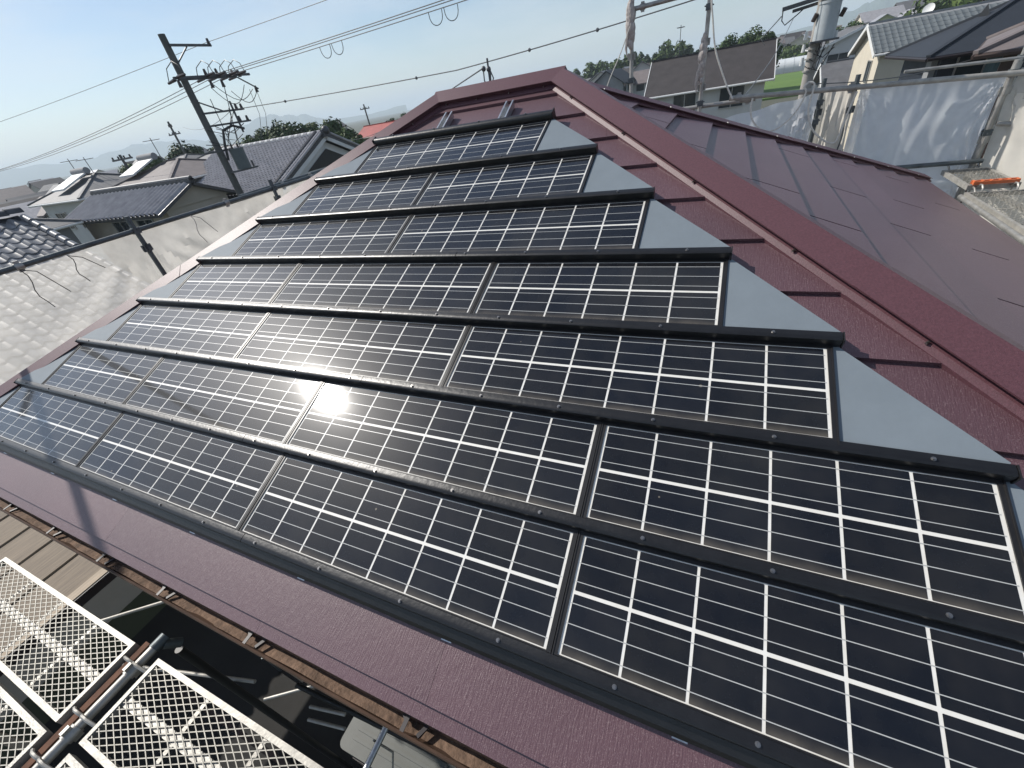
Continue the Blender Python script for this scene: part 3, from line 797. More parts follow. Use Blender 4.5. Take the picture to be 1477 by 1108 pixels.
def rope(name, label, pts, r=.010, mt='rope', group='white ropes'):
    P = [V3(p) for p in pts]; out = []
    for i in range(len(P) - 1):
        p0, p1, p2, p3 = P[max(0, i - 1)], P[i], P[i + 1], P[min(len(P) - 1, i + 2)]
        for k in range(6):
            t = k / 6
            out.append(.5 * ((2 * p1) + (p2 - p0) * t + (2 * p0 - 5 * p1 + 4 * p2 - p3) * t * t + (3 * p1 - p0 - 3 * p2 + p3) * t ** 3))
    out.append(P[-1])
    m = MB(); m.path(out, r, 6)
    return single(m, name, M[mt], label, 'rope', group)
y = BY - .09
rope('rope', 'white rope hanging from the rag post in a long curve to the bright rail', [(1.36, y, 1.95), (1.31, y, 1.70), (1.34, y, 1.50), (1.40, y, 1.22), (1.50, y, .98), (1.60, y, .78), (1.66, y, .68)])
rope('rope', 'white rope slung in a wide loop under the bright rail', [(1.88, y, .66), (1.88, y, .52), (1.95, y, .38), (2.10, y, .285), (2.25, y, .33), (2.38, y, .48), (2.43, y, .64), (2.40, y, .70), (2.44, y, .74)])
rope('rope', 'white rope falling from the bright rail to the white sheet', [(2.44, y, .74), (2.50, y, .70), (2.49, y, .48), (2.56, y, .28), (2.68, y, .15), (2.80, y, .08), (2.86, y, .12), (2.90, y, .42), (2.93, y, .58)])
rope('rope', 'thin pale line stretched down from the cloth-wound post', [(.40, y, 1.60), (.30, y, 1.38), (.12, y, 1.06), (.02, y, .80)], r=.007)
rope('rope', 'thin dark line slanting from the far utility pole to the rail', [(2.9, 15, 1.55), (2.3, 10, 1.0), (1.75, 6.4, .62)], r=.007, mt='wire_grey')
for lab, x, z0, z1, w_ in (('pale cloth wound round the left tall scaffold post', .40, 1.42, 1.86, .055), ('grey rag tied round the right tall scaffold post', 1.265, .92, 1.38, .045)):
    m = MB(); n = 22
    for k in range(n):
        z = z0 + (z1 - z0) * k / n
        rr = w_ * (.55 + .45 * math.sin(math.pi * (k + .6) / n)) * random.uniform(.85, 1.05)
        m.ball((x + random.uniform(-.014, .014), BY - .035 + random.uniform(-.012, .012), z), rr, 8, 6, sz=1.5)
    m.path([(x - .03, BY - .05, z0 + .1), (x - .05, BY - .06, z0 - .03), (x - .035, BY - .06, z0 - .12)], [.024, .016, .005], 6)
    single(m, 'cloth_wrap', M['cloth'], lab, 'cloth', 'rags on the tall posts')

# front walkway below the eave
DZ = -1.10
deck('expanded metal deck at the bottom left, upper plank of the left bay', -3.06, -.98, -1.235, -.58, DZ)
deck('expanded metal deck at the bottom left, outer plank of the left bay', -3.06, -1.42, -1.235, -1.02, DZ)
deck('expanded metal deck at the bottom edge, upper plank of the nearer bay', -.995, -.98, .82, -.58, DZ)
deck('expanded metal deck at the bottom edge, outer plank of the nearer bay', -.995, -1.42, .82, -1.02, DZ)
tr = rail('scaffold cross tube between the two deck bays with a bent end', (-1.10, -1.75, DZ - .012), (-1.10, -.50, DZ - .012), r=.0255, mt='steel', couplers=(.62, .86))
m = MB(); m.tube((-1.10, -.56, DZ - .012), (-1.10, -.485, DZ - .012), .031, 12); m.tube((-1.085, -.52, DZ - .03), (-1.06, -.47, DZ - .10), .028, 10); m.build('end_fitting', M['steel_dark'], tr)
m = MB(); m.box(-1.205, -1.165, -1.75, -.55, DZ - .075, DZ - .02); m.build('rusty_angle', M['rust'], tr, smooth=False)
post('scaffold post below the front walkway at the deck joint', -1.09, -.50, DZ - .15, mt='black', pockets=False)  # shade on this steel post is put into its colour: black instead of tube steel
post('scaffold post below the front walkway at the near end', .86, -.50, DZ - .1, mt='steel_dark')
rail('slim bright tube under the eave between wall and near deck', (.33, -.72, -1.42), (.33, .28, -1.36), r=.017, mt='rail', group='tubes below the front walkway')
rail('pale rod crossing the dark gap beside the weathered boards', (-2.35, -.60, -1.60), (-1.15, .25, -1.55), r=.012, mt='steel_white', group='tubes below the front walkway')
rail('pale rod lower in the dark gap under the left deck', (-2.2, -.72, -1.95), (-.95, -.42, -1.85), r=.012, mt='steel_white', group='tubes below the front walkway')
rail('thin rod deep in the dark gap below the middle of the gutter', (-1.3, -.45, -2.5), (-.2, .22, -2.4), r=.012, mt='steel', group='tubes below the front walkway')
rail('dark slanting brace under the near deck', (-.9, -.30, -2.2), (.5, -.10, -3.6), r=.018, mt='black', group='tubes below the front walkway')
rail('pair of short bright rods beside the dark brace, upper', (-.75, -.36, -2.3), (-.45, -.30, -2.3), r=.012, mt='steel_white', group='tubes below the front walkway')
rail('pair of short bright rods beside the dark brace, lower', (-.78, -.42, -2.42), (-.46, -.36, -2.42), r=.012, mt='steel_white', group='tubes below the front walkway')
m = MB(); m.path([(-1.62, -.02, -1.75), (-1.66, -.14, -1.62), (-1.60, -.22, -1.55), (-1.5, -.24, -1.58)], .035, 8)
single(m, 'drain_elbow', M['unit'], 'grey drain pipe elbow in the dark gap under the gutter', 'pipe')
m = MB(); m.path([(.30, -.40, -1.40), (.27, -.38, -1.75), (.22, -.45, -2.0), (.18, -.55, -2.2), (.1, -.6, -2.6)], .006, 5)
single(m, 'cable', M['steel_white'], 'thin pale cable hanging by the slim bright tube', 'cable')

# weathered board roof between the houses
bt = thing('board_platform', 'weathered plank lean-to roof below the left end of the gutter', 'lean-to', (-5.5, -.8, GROUND))
ang = .035
for k in range(6):
    x1 = -3.98 - .57 * k; x0 = x1 - .555
    m = MB(); z = -2.30 + (-3.98 - x1) * ang
    m.hexa([(x0, -2.4, z - .03), (x1, -2.4, z - .03), (x1, .95, z - .03), (x0, .95, z - .03), (x0, -2.4, z), (x1, -2.4, z), (x1, .95, z), (x0, .95, z)])
    m.build('plank', M['wood'], bt, smooth=False)
m = MB(); m.box(-3.975, -3.86, -2.4, .95, -2.40, -2.275); m.build('edge_board', M['wood_edge'], bt, smooth=False)
m = MB(); m.box(-3.855, -3.84, -2.38, .93, -2.39, -2.285); m.build('edge_strip', M['dark_metal'], bt, smooth=False)
for x in (-3.95, -7.2):
    for yy in (-2.2, .8):
        m = MB(); m.box(x - .05, x + .05, yy - .05, yy + .05, GROUND, -2.42); m.build('leg', M['wood_edge'], bt, smooth=False)

# outdoor unit on the wall, lattice on the ground
ut = thing('outdoor_unit', 'dark grey ribbed outdoor unit half hidden under the gutter', 'outdoor unit', (-.55, -.12, -4.9))
m = MB(); x0, x1, y0, y1, zt, zb = -1.18, .02, -.42, .16, -3.72, -4.55
prof = []
for cx, cy, a0 in ((x1 - .07, y0 + .07, -90), (x1 - .07, y1 - .07, 0), (x0 + .07, y1 - .07, 90), (x0 + .07, y0 + .07, 180)):
    for q in range(5): t = R(a0 + 22.5 * q); prof.append((cx + .07 * math.cos(t), cy + .07 * math.sin(t)))
m.sweep([(x, yy, zb) for x, yy in prof], [(x, yy, zt) for x, yy in prof]); m.build('casing', M['unit'], ut)
for k in range(6):
    q = MB(); q.box(x0 + .12, x1 - .08, y0 + .10 + .078 * k, y0 + .125 + .078 * k, zt, zt + .016); q.build('rib', M['unit'], ut, smooth=False)
for k in range(7):
    q = MB(); q.box(x0 + .16, x1 - .3, y0 - .012, y0 + .002, zt - .12 - .06 * k, zt - .10 - .06 * k); q.build('louvre', M['dark_metal'], ut, smooth=False)
for x in (x0 + .15, x1 - .15):
    q = MB(); q.box(x - .03, x + .03, y0 + .03, .30, -4.62, -4.55); q.build('bracket', M['steel'], ut, smooth=False)
lt = thing('lattice_fence', 'dark lattice panel standing in the shade below the slim tube', 'lattice', (-1.9, -.55, GROUND))
for fam in (-1, 1):
    for k in range(16):
        m = MB(); a = -3.3 + .19 * k
        m.bar((a, -.75 + fam * .006, GROUND + .03), (a + fam * 1.0, -.75 + fam * .006, GROUND + 1.3), .03, .012, up=(0, 1, 0)); m.build('lath', M['brownwall'], lt, smooth=False)
m = MB(); m.box(-4.3, .9, -.78, -.72, GROUND + 1.3, GROUND + 1.36); m.build('top_rail', M['brownwall'], lt, smooth=False)

# ------------------------------------------------------------------ neighbouring buildings
def window(parent, c, n, w, h, pane='glass', frame='alu', sill=True):
    c = V3(c); n = V3(n); a = V3((0, 0, 1)).cross(n).normalized(); up = V3((0, 0, 1))
    f = MB()
    def bb(u0, u1, v0, v1, d0, d1, m):
        q = lambda u, v, d: c + a * u + up * v + n * d
        m.hexa([q(u0, v0, d0), q(u1, v0, d0), q(u1, v1, d0), q(u0, v1, d0), q(u0, v0, d1), q(u1, v0, d1), q(u1, v1, d1), q(u0, v1, d1)])
    t = .05
    bb(-w / 2 - t, w / 2 + t, h / 2, h / 2 + t, .003, .07, f); bb(-w / 2 - t, w / 2 + t, -h / 2 - t, -h / 2, .003, .09, f)
    bb(-w / 2 - t, -w / 2, -h / 2, h / 2, .003, .07, f); bb(w / 2, w / 2 + t, -h / 2, h / 2, .003, .07, f); bb(-.025, .025, -h / 2, h / 2, .003, .06, f)
    o = f.build('window', M[frame], parent, smooth=False)
    for s0, s1, mm in ((-w / 2, -.025, 'glass'), (.025, w / 2, pane)):
        p = MB(); bb(s0, s1, -h / 2, h / 2, .01, .03, p); p.build('pane', M[mm], o, smooth=False)
    return o

def slab(pts, t):
    """roof slab from four upper corner points, thickness t downwards"""
    m = MB(); P = [V3(p) for p in pts]; n = (P[1] - P[0]).cross(P[-1] - P[0]).normalized()
    if n.z < 0: n = -n
    m.sweep(P, [p - n * t for p in P]); return m

def gable_house(label, x0, x1, y0, y1, ze, zr, axis, wall, roof_, over=.45, base=GROUND, name='house', trim='white_trim', wins=(), t=.14, group=None, parts=True):
    h = thing(name, label, 'house', ((x0 + x1) / 2, (y0 + y1) / 2, base), group)
    m = MB(); m.box(x0, x1, y0, y1, base, ze)
    if axis == 'x':
        ym = (y0 + y1) / 2
        for x in (x0 + .002, x1 - .002): m.add([(x, y0, ze), (x, y1, ze), (x, ym, zr - .16)], [(0, 1, 2)])
    else:
        xm = (x0 + x1) / 2
        for y in (y0 + .002, y1 - .002): m.add([(x0, y, ze), (x1, y, ze), (xm, y, zr - .16)], [(0, 1, 2)])
    m.build('wall', M[wall], h, recalc=False, smooth=False)
    hw = (y1 - y0) / 2 if axis == 'x' else (x1 - x0) / 2
    s = (zr - ze) / hw; lo = ze - over * s
    if axis == 'x':
        A = [(x0 - over, y0 - over, lo), (x1 + over, y0 - over, lo), (x1 + over, ym, zr), (x0 - over, ym, zr)]
        B = [(x0 - over, y1 + over, lo), (x1 + over, y1 + over, lo), (x1 + over, ym + .002, zr), (x0 - over, ym + .002, zr)]
        rp = ((x0 - over - .02, ym, zr + .02), (x1 + over + .02, ym, zr + .02)); gp = [((x0 - over, y0 - over - .05, lo - .06), (x1 + over, y0 - over - .05, lo - .06))]
    else:
        A = [(x0 - over, y0 - over, lo), (x0 - over, y1 + over, lo), (xm, y1 + over, zr), (xm, y0 - over, zr)]
        B = [(x1 + over, y0 - over, lo), (x1 + over, y1 + over, lo), (xm + .002, y1 + over, zr), (xm + .002, y0 - over, zr)]
        rp = ((xm, y0 - over - .02, zr + .02), (xm, y1 + over + .02, zr + .02)); gp = [((x0 - over - .05, y0 - over, lo - .06), (x0 - over - .05, y1 + over, lo - .06))]
    for q in (A, B): slab(q, t).build('roof_slope', M[roof_], h, smooth=False)
    m = MB(); m.bar(rp[0], rp[1], .22, .10); m.build('ridge_cap', M[roof_], h, smooth=False)
    for a, b in gp:
        m = MB(); m.tube(a, b, .07, 8); m.build('gutter', M[trim], h)
    # bargeboards
    for q in (A, B):
        for i0, i1 in ((0, 3), (1, 2)):
            m = MB(); d = V3((0, 0, -t * .7)); ax = V3((1, 0, 0)) if axis == 'x' else V3((0, 1, 0))
            off = ax * (.02 if i0 else -.02)
            m.bar(V3(q[i0]) + d + off, V3(q[i1]) + d + off, .05, .22, up=(0, 0, 1)); m.build('bargeboard', M[trim], h, smooth=False)
    for wdef in wins: window(h, *wdef)
    return h

def hip_house(label, x0, x1, y0, y1, ze, zr, wall, roof_, over=.5, base=GROUND, name='house', trim='white_trim', wins=(), axis=None, group=None):
    h = thing(name, label, 'house', ((x0 + x1) / 2, (y0 + y1) / 2, base), group)
    m = MB(); m.box(x0, x1, y0, y1, base, ze); m.build('wall', M[wall], h, smooth=False)
    a0, a1, b0, b1 = x0 - over, x1 + over, y0 - over, y1 + over
    if (a1 - a0) >= (b1 - b0):
        hw = (b1 - b0) / 2; ym = (b0 + b1) / 2; r0, r1 = (a0 + hw, ym, zr), (a1 - hw, ym, zr)
        sl = [[(a0, b0, ze), (a1, b0, ze), r1, r0], [(a1, b1, ze), (a0, b1, ze), r0, r1], [(a0, b1, ze), (a0, b0, ze), r0], [(a1, b0, ze), (a1, b1, ze), r1]]
    else:
        hw = (a1 - a0) / 2; xm = (a0 + a1) / 2; r0, r1 = (xm, b0 + hw, zr), (xm, b1 - hw, zr)
        sl = [[(a0, b1, ze), (a0, b0, ze), r0, r1], [(a1, b0, ze), (a1, b1, ze), r1, r0], [(a0, b0, ze), (a1, b0, ze), r0], [(a1, b1, ze), (a0, b1, ze), r1]]
    for q in sl: slab(q, .1).build('roof_slope', M[roof_], h, smooth=False)
    m = MB(); m.bar(V3(r0) + V3((0, 0, .02)), V3(r1) + V3((0, 0, .02)), .2, .1)
    for c, r in (((a0, b0, ze), r0), ((a0, b1, ze), r0 if (a1 - a0) >= (b1 - b0) else r1), ((a1, b0, ze), r1 if (a1 - a0) >= (b1 - b0) else r0), ((a1, b1, ze), r1)):
        m.bar(V3(c) + V3((0, 0, .03)), V3(r) + V3((0, 0, .03)), .16, .08)
    m.build('ridge_cap', M[roof_], h, smooth=False)
    m = MB()
    for p, q in (((a0, b0), (a1, b0)), ((a1, b0), (a1, b1)), ((a1, b1), (a0, b1)), ((a0, b1), (a0, b0))):
        m.tube((p[0], p[1], ze - .08), (q[0], q[1], ze - .08), .07, 6)
    m.build('gutter', M[trim], h)
    s = MB(); s.poly([(a0, b0, ze - .13), (a1, b0, ze - .13), (a1, b1, ze - .13), (a0, b1, ze - .13)]); s.build('soffit', M['whitewall'], h, recalc=False)
    for wdef in wins: window(h, *wdef)
    return h

def ribbed(P00, U, Vv, lu, lv, rib, course, amp, mt, name, parent, stuff=True, lo=None, hi=None, seg=5, lift=.02):
    """pan-tile field: ribs across, stepped courses up the slope, real relief"""
    P00, U, Vv = V3(P00), V3(U).normalized(), V3(Vv).normalized(); n = U.cross(Vv).normalized()
    if n.z < 0: n = -n
    m = MB(); nc = int(lv / course)
    for j in range(nc):
        v0, v1 = j * course, (j + 1) * course + .01
        a = 0 if lo is None else lo((v0 + v1) / 2); b = lu if hi is None else hi((v0 + v1) / 2)
        k0, k1 = int(math.ceil(a / rib * seg)), int(b / rib * seg)
        vs, fs = [], []
        for k in range(k0, k1 + 1):
            u = k * rib / seg; t = 2 * math.pi * (k % seg) / seg
            hgt = amp * (max(0, math.sin(t)) * 1.0 - .25 * max(0, -math.sin(t)))
            for v, e in ((v0, 0), (v0, lift), (v1, .0)):
                vs.append(P00 + U * u + Vv * v + n * (hgt + e))
        c = k1 - k0 + 1
        for i in range(c - 1):
            for q in range(2): fs.append((i * 3 + q, (i + 1) * 3 + q, (i + 1) * 3 + q + 1, i * 3 + q + 1))
        m.add(vs, fs)
    o = m.build(name, M[mt], parent, recalc=False)
    if stuff: o['kind'] = 'stuff'
    return o

# left neighbour: silver S-tiles, every tile near the picture a piece of its own
nb = thing('house', 'neighbour house with big silver-grey wavy roof tiles left of the net', 'house', (-14, -.7, GROUND))
m = MB(); m.box(-19.8, -8.3, -5.6, 4.0, GROUND, -2.55); m.add([(-19.8, 3.99, -2.6), (-8.3, 3.99, -2.6), (-14, 3.99, .35)], [(0, 1, 2)]); m.build('wall', M['beige'], nb, recalc=False, smooth=False)
SL = .53; sl_ang = math.atan(SL)
rf = MB(); rf.hexa([(-14, -6, .48), (-14, 4.42, .48), (-7.5, 4.42, .48 - SL * 6.5), (-7.5, -6, .48 - SL * 6.5), (-14, -6, .56), (-14, 4.42, .56), (-7.5, 4.42, .56 - SL * 6.5), (-7.5, -6, .56 - SL * 6.5)])
rf.hexa([(-14, -6, .48), (-14, 4.42, .48), (-20.5, 4.42, .48 - SL * 6.5), (-20.5, -6, .48 - SL * 6.5), (-14, -6, .56), (-14, 4.42, .56), (-20.5, 4.42, .56 - SL * 6.5), (-20.5, -6, .56 - SL * 6.5)])
rf = rf.build('roof', M['tile_dark'], nb, smooth=False)
def tile_geo(m, T):
    """one S-tile: 0.30 wide, 0.34 long, a hump at one side, thick lower lip"""
    nx = 9; W = .305; Lh = .335; vs = []; fs = []
    for i in range(nx + 1):
        u = W * i / nx; t = i / nx
        hgt = .050 * math.sin(math.pi * min(1, t / .48)) if t < .48 else -.016 * math.sin(math.pi * (t - .48) / .52)
        vs += [T(u, 0, hgt - .012), T(u, 0, hgt + .022), T(u, Lh * .12, hgt + .024), T(u, Lh, hgt)]
    for i in range(nx):
        for q in range(3): fs.append((i * 4 + q, (i + 1) * 4 + q, (i + 1) * 4 + q + 1, i * 4 + q + 1))
    m.add(vs, fs)
tm = MB(); tile_geo(tm, lambda u, v, h: V3((u, v, h)))
TILE = tm.mesh('tile', M['tile'], recalc=False)
d_up = V3((-math.cos(sl_ang), 0, math.sin(sl_ang))); d_n = V3((math.sin(sl_ang), 0, math.cos(sl_ang)))
CO, TW = .275, .285
n_c = int(6.5 / math.cos(sl_ang) / CO)
rest = MB(); cnt = 0
invp = wmat(rf).inverted()
for j in range(n_c):
    base_p = V3((-7.5, 0, .56 - SL * 6.5)) + d_up * (j * CO) + d_n * .012
    k = 0
    while 4.42 - k * TW > -5.9:
        yy = 4.42 - (k + 1) * TW - .02
        jit = random.uniform(-.004, .004)
        if k < 13 and j >= n_c - 23 and cnt < 299:
            Mx = Matrix(((0, d_up.x, d_n.x, base_p.x), (1, 0, 0, yy + jit), (0, d_up.z, d_n.z, base_p.z + jit), (0, 0, 0, 1)))
            inst('tile', TILE, rf, invp @ Mx); cnt += 1
        else:
            tile_geo(rest, lambda u, v, h: base_p + V3((0, yy + u, 0)) + d_up * v + d_n * h)
        k += 1
o = rest.build('tile_field', M['tile'], rf, recalc=False); o['kind'] = 'stuff'
for k in range(36):
    m = MB(); yy = -5.9 + .29 * k
    m.sweep([(-14 + .13 * math.cos(t), yy, .62 + .13 * math.sin(t)) for t in [math.pi * q / 6 for q in range(7)]], [(-14 + .12 * math.cos(t), yy + .3, .60 + .13 * math.sin(t)) for t in [math.pi * q / 6 for q in range(7)]])
    m.build('ridge_tile', M['tile_dark'], rf)
for j in range(26):
    b = V3((-7.5, 4.40, .60 - SL * 6.5)) + d_up * (j * .275); m = MB()
    m.sweep([b + V3((0, .05 + .085 * math.cos(t), 0)) + d_n * (.02 + .075 * math.sin(t)) for t in [math.pi * q / 6 for q in range(7)]], [b + d_up * .29 + V3((0, .05 + .08 * math.cos(t), 0)) + d_n * (.0 + .07 * math.sin(t)) for t in [math.pi * q / 6 for q in range(7)]])
    m.build('verge_tile', M['tile_dark'] if j % 1 else M['tile'], rf)

# big pan-tiled house behind the utility pole
bh = thing('house', 'big traditional house with grey pan-tiled gable roof behind the transformer pole', 'house', (-26, 22.3, GROUND))
m = MB(); m.box(-30.9, -21.8, 18.2, 26.4, GROUND, -1.2); m.add([(-21.8, 18.2, -1.2), (-21.8, 26.4, -1.2), (-21.8, 22.3, .45)], [(0, 1, 2)]); m.build('wall', M['beige'], bh, recalc=False, smooth=False)
for s in (-1, 1):
    slab([(-31.6, 22.3 + s * 5.0, -1.40), (-20.9, 22.3 + s * 5.0, -1.40), (-20.9, 22.3, .85), (-31.6, 22.3, .85)], .16).build('roof_slope', M['tile_dark'], bh, smooth=False)
ribbed((-31.6, 17.3, -1.37), (1, 0, 0), (0, 5, 2.25), 10.7, 5.4, .30, .27, .075, 'tile_far', 'tile_field', bh, lift=.04)
ribbed((-31.6, 27.3, -1.37), (1, 0, 0), (0, -5, 2.25), 10.7, 5.4, .30, .27, .075, 'tile_far', 'tile_field', bh, lift=.04)
m = MB(); m.box(-31.7, -20.8, 22.12, 22.48, .66, .84); m.build('ridge_wall', M['tile_far'], bh, smooth=False)
m = MB(); m.box(-31.7, -20.8, 22.06, 22.54, .84, .885); m.build('ridge_band', M['plaster'], bh, smooth=False)
for k in range(38):
    m = MB(); xx = -31.6 + .285 * k; m.sweep([(xx, 22.3 + .17 * math.cos(t), .90 + .11 * math.sin(t)) for t in [math.pi * q / 5 for q in range(6)]], [(xx + .24, 22.3 + .17 * math.cos(t), .90 + .11 * math.sin(t)) for t in [math.pi * q / 5 for q in range(6)]]); m.build('ridge_tile', M['plaster'] if k % 2 else M['tile_far'], bh)
m = MB(); m.ball((-20.75, 22.3, .95), .24, 8, 6); m.box(-20.9, -20.7, 22.0, 22.6, .62, 1.0); m.build('ridge_end_tile', M['tile_dark'], bh)
for s in (-1, 1):
    for off, r_, mt in ((.55, .13, 'tile_dark'), (.25, .09, 'tile_far'), (.02, .08, 'tile_far')):
        m = MB(); m.tube((-20.9 - off, 22.3 + s * 4.95, -1.30), (-20.9 - off, 22.3 + s * .1, .92), r_, 8); m.build('verge_tiles', M[mt], bh)
    m = MB(); m.bar((-20.95, 22.3 + s * 4.7, -1.50), (-20.95, 22.3, .62), .08, .32); m.build('bargeboard', M['plaster'], bh, smooth=False)
m = MB(); m.add([(-21.3, 18.9, -1.1), (-21.3, 25.7, -1.1), (-21.3, 22.3, .42)], [(0, 1, 2)]); m.build('gable_plaster', M['plaster'], bh, recalc=False)
m = MB(); m.add([(-21.25, 20.2, -.95), (-21.25, 24.4, -.95), (-21.25, 22.3, .0)], [(0, 1, 2)]); m.build('gable_vent', M['black'], bh, recalc=False)

kh = thing('house', 'low house with wide striped grey pan tiles left of the transformer pole', 'house', (-28.2, 14.6, GROUND))
m = MB(); m.box(-32.9, -24.0, 12.9, 16.4, GROUND, -1.05); m.add([(-23.9, 12.6, -1.1), (-23.9, 16.6, -1.1), (-23.9, 14.6, -.2)], [(0, 1, 2)]); m.build('wall', M['beige'], kh, smooth=False)
for s, y_ in ((-1, 12.2), (1, 17.0)):
    slab([(-33.5, y_, -1.15), (-23.5, y_, -1.15), (-23.5, 14.6, -.12), (-33.5, 14.6, -.12)], .14).build('roof_slope', M['tile_dark'], kh, smooth=False)
ribbed((-33.5, 12.2, -1.12), (1, 0, 0), (0, 2.4, 1.03), 10.0, 2.6, .42, .30, .13, 'tile_far', 'tile_field', kh, lift=.006)
m = MB(); m.box(-33.6, -23.4, 14.45, 14.75, -.16, .03); m.tube((-33.6, 14.6, .06), (-23.4, 14.6, .06), .11, 8); m.build('ridge_cap', M['tile_dark'], kh)
for x in (-28.9, -26.4): window(kh, (x, 12.9, -2.0), (0, -1, 0), 1.5, 1.1)

hA = hip_house('pale two-storey house with grey hip roof and solar heaters on its crown', -44.0, -37.4, 15.6, 21.0, -.25, .92, 'whitewall', 'slate_grey', wins=[((-39.2, 15.6, -1.6), (0, -1, 0), 1.5, 1.1), ((-42, 15.6, -1.6), (0, -1, 0), 1.5, 1.1), ((-37.4, 18, -1.5), (1, 0, 0), 1.6, 1.1)])
hB = hip_house('beige two-storey house with brown-grey hip roof behind the low striped roof', -37.2, -30.4, 17.6, 23.2, -.20, .85, 'beige', 'slate_brown', wins=[((-35.6, 17.6, -1.5), (0, -1, 0), 1.4, 1.2), ((-32.4, 17.6, -1.5), (0, -1, 0), 1.8, 1.2)])
m = MB(); m.box(-36.9, -33.6, 17.0, 17.58, -1.7, -1.0); m.build('balcony', M['cream'], hB, smooth=False)
for i, (x, yy, z) in enumerate(((-40.6, 16.7, .25), (-36.0, 19.0, .34))):
    t = thing('solar_water_heater', ['white rooftop solar water heater on the pale hip-roofed house', 'white rooftop solar water heater on the beige hip-roofed house'][i], 'water heater', (x, yy, z), 'rooftop solar water heaters')
    m = MB(); m.hexa([(x - .9, yy - .9, z + .05), (x + .9, yy - .9, z + .05), (x + .9, yy + .9, z + .75), (x - .9, yy + .9, z + .75), (x - .9, yy - .9, z + .15), (x + .9, yy - .9, z + .15), (x + .9, yy + .9, z + .85), (x - .9, yy + .9, z + .85)]); m.build('collector', M['white_trim'], t, smooth=False)
    m = MB(); m.tube((x - .95, yy + 1.05, z + .95), (x + .95, yy + 1.05, z + .95), .22, 10); m.build('tank', M['greywall'], t)
hip_house('beige house with grey hip roof in front of the round trees', -52.4, -46.4, 28.4, 33.4, .05, .95, 'beige', 'slate_grey', wins=[((-50.6, 28.4, -1.2), (0, -1, 0), 1.5, 1.1), ((-48.0, 28.4, -1.2), (0, -1, 0), 1.5, 1.1)])
hip_house('ochre yellow house with grey hip roof beside the second utility pole', -45.9, -40.4, 28.6, 33.4, .05, .95, 'yellow', 'slate_grey', wins=[((-44.6, 28.6, -1.2), (0, -1, 0), 1.3, 1.1), ((-41.9, 28.6, -1.2), (0, -1, 0), 1.5, 1.1)])
hip_house('dark-walled low house with grey hip roof just beyond the wavy tiled roof', -37.5, -31.4, 8.6, 11.6, -1.05, -.28, 'greywall', 'slate_grey', wins=[((-33.2, 8.6, -2.2), (0, -1, 0), 2.0, 1.0), ((-31.4, 10.1, -2.1), (1, 0, 0), 1.9, 1.0)])
gable_house('white house with red tiled roof among trees left of the ridge', -47.0, -40.2, 55.0, 60.0, -.95, .15, 'x', 'cream', 'red_tile', wins=[((-45.3, 55, -2.0), (0, -1, 0), 1.4, 1.0), ((-42.2, 55, -2.0), (0, -1, 0), 1.4, 1.0)], trim='beige')
# right-hand neighbours
gable_house('pale house with large plain dark brown gable roof behind the ropes', -3.9, 4.0, 40.6, 47.6, -.70, 1.27, 'x', 'whitewall', 'slate', over=.5, wins=[((1.9, 40.6, -1.75), (0, -1, 0), 1.6, 1.3), ((-1.4, 40.6, -1.75), (0, -1, 0), 1.6, 1.3)])
gable_house('white gabled house right of the concrete pole', 9.2, 15.4, 58.0, 66.0, -.10, 1.02, 'y', 'whitewall', 'slate_grey', over=.3, wins=[((10.9, 58, -1.4), (0, -1, 0), 1.7, 1.2)])
gable_house('low grey-roofed house in front of the white gabled house', 9.3, 13.6, 49.4, 55.0, -2.5, -1.1, 'x', 'greywall', 'slate_grey', over=.5)
gable_house('cream rendered house with pale corrugated roof', 9.55, 16.5, 36.4, 43.2, -.25, 1.08, 'x', 'cream', 'greywall', over=.35, wins=[((9.55, 38.2, -1.3), (-1, 0, 0), .9, 1.0), ((12.2, 36.4, -1.6), (0, -1, 0), 1.5, 1.2)])
cr = thing('roof_sheet', 'ribbed pale grey metal sheet roof over the cream house', 'roof sheet', (12.8, 38, .3))
ribbed((9.15, 36.0, -.36), (1, 0, 0), (0, 3.82, 1.48), 7.7, 4.05, .30, .52, .030, 'corr', 'sheet', cr, stuff=False, seg=4, lift=.012)
nv = hip_house('dark navy house with blue-black hip roof and small gable vent', 9.35, 17.5, 25.7, 30.6, -.30, 1.02, 'navy', 'slate_blue', over=.65, trim='dark_metal', wins=[((10.75, 25.7, -.98), (0, -1, 0), 1.7, 1.05, 'curtain')])
m = MB(); m.box(9.15, 9.35, 26.0, 26.6, GROUND, -.5); m.build('pilaster', M['greywall'], nv, smooth=False)
m = MB(); m.add([(10.95, 27.5, .62), (10.95, 28.8, .62), (10.95, 28.15, 1.06)], [(0, 1, 2)]); m.build('gable_vent', M['black'], nv, recalc=False)
br_ = hip_house('dark brown house with brown slate roof at the right edge', 8.45, 16.0, 18.7, 24.4, .02, 1.35, 'brownwall', 'slate_brown', over=.6, trim='brownwall', wins=[((9.3, 18.7, -.75), (0, -1, 0), .9, 1.0, 'curtain')])
br_.rotation_euler.z = R(-20); br_.location = (13.1, 19.85, GROUND)
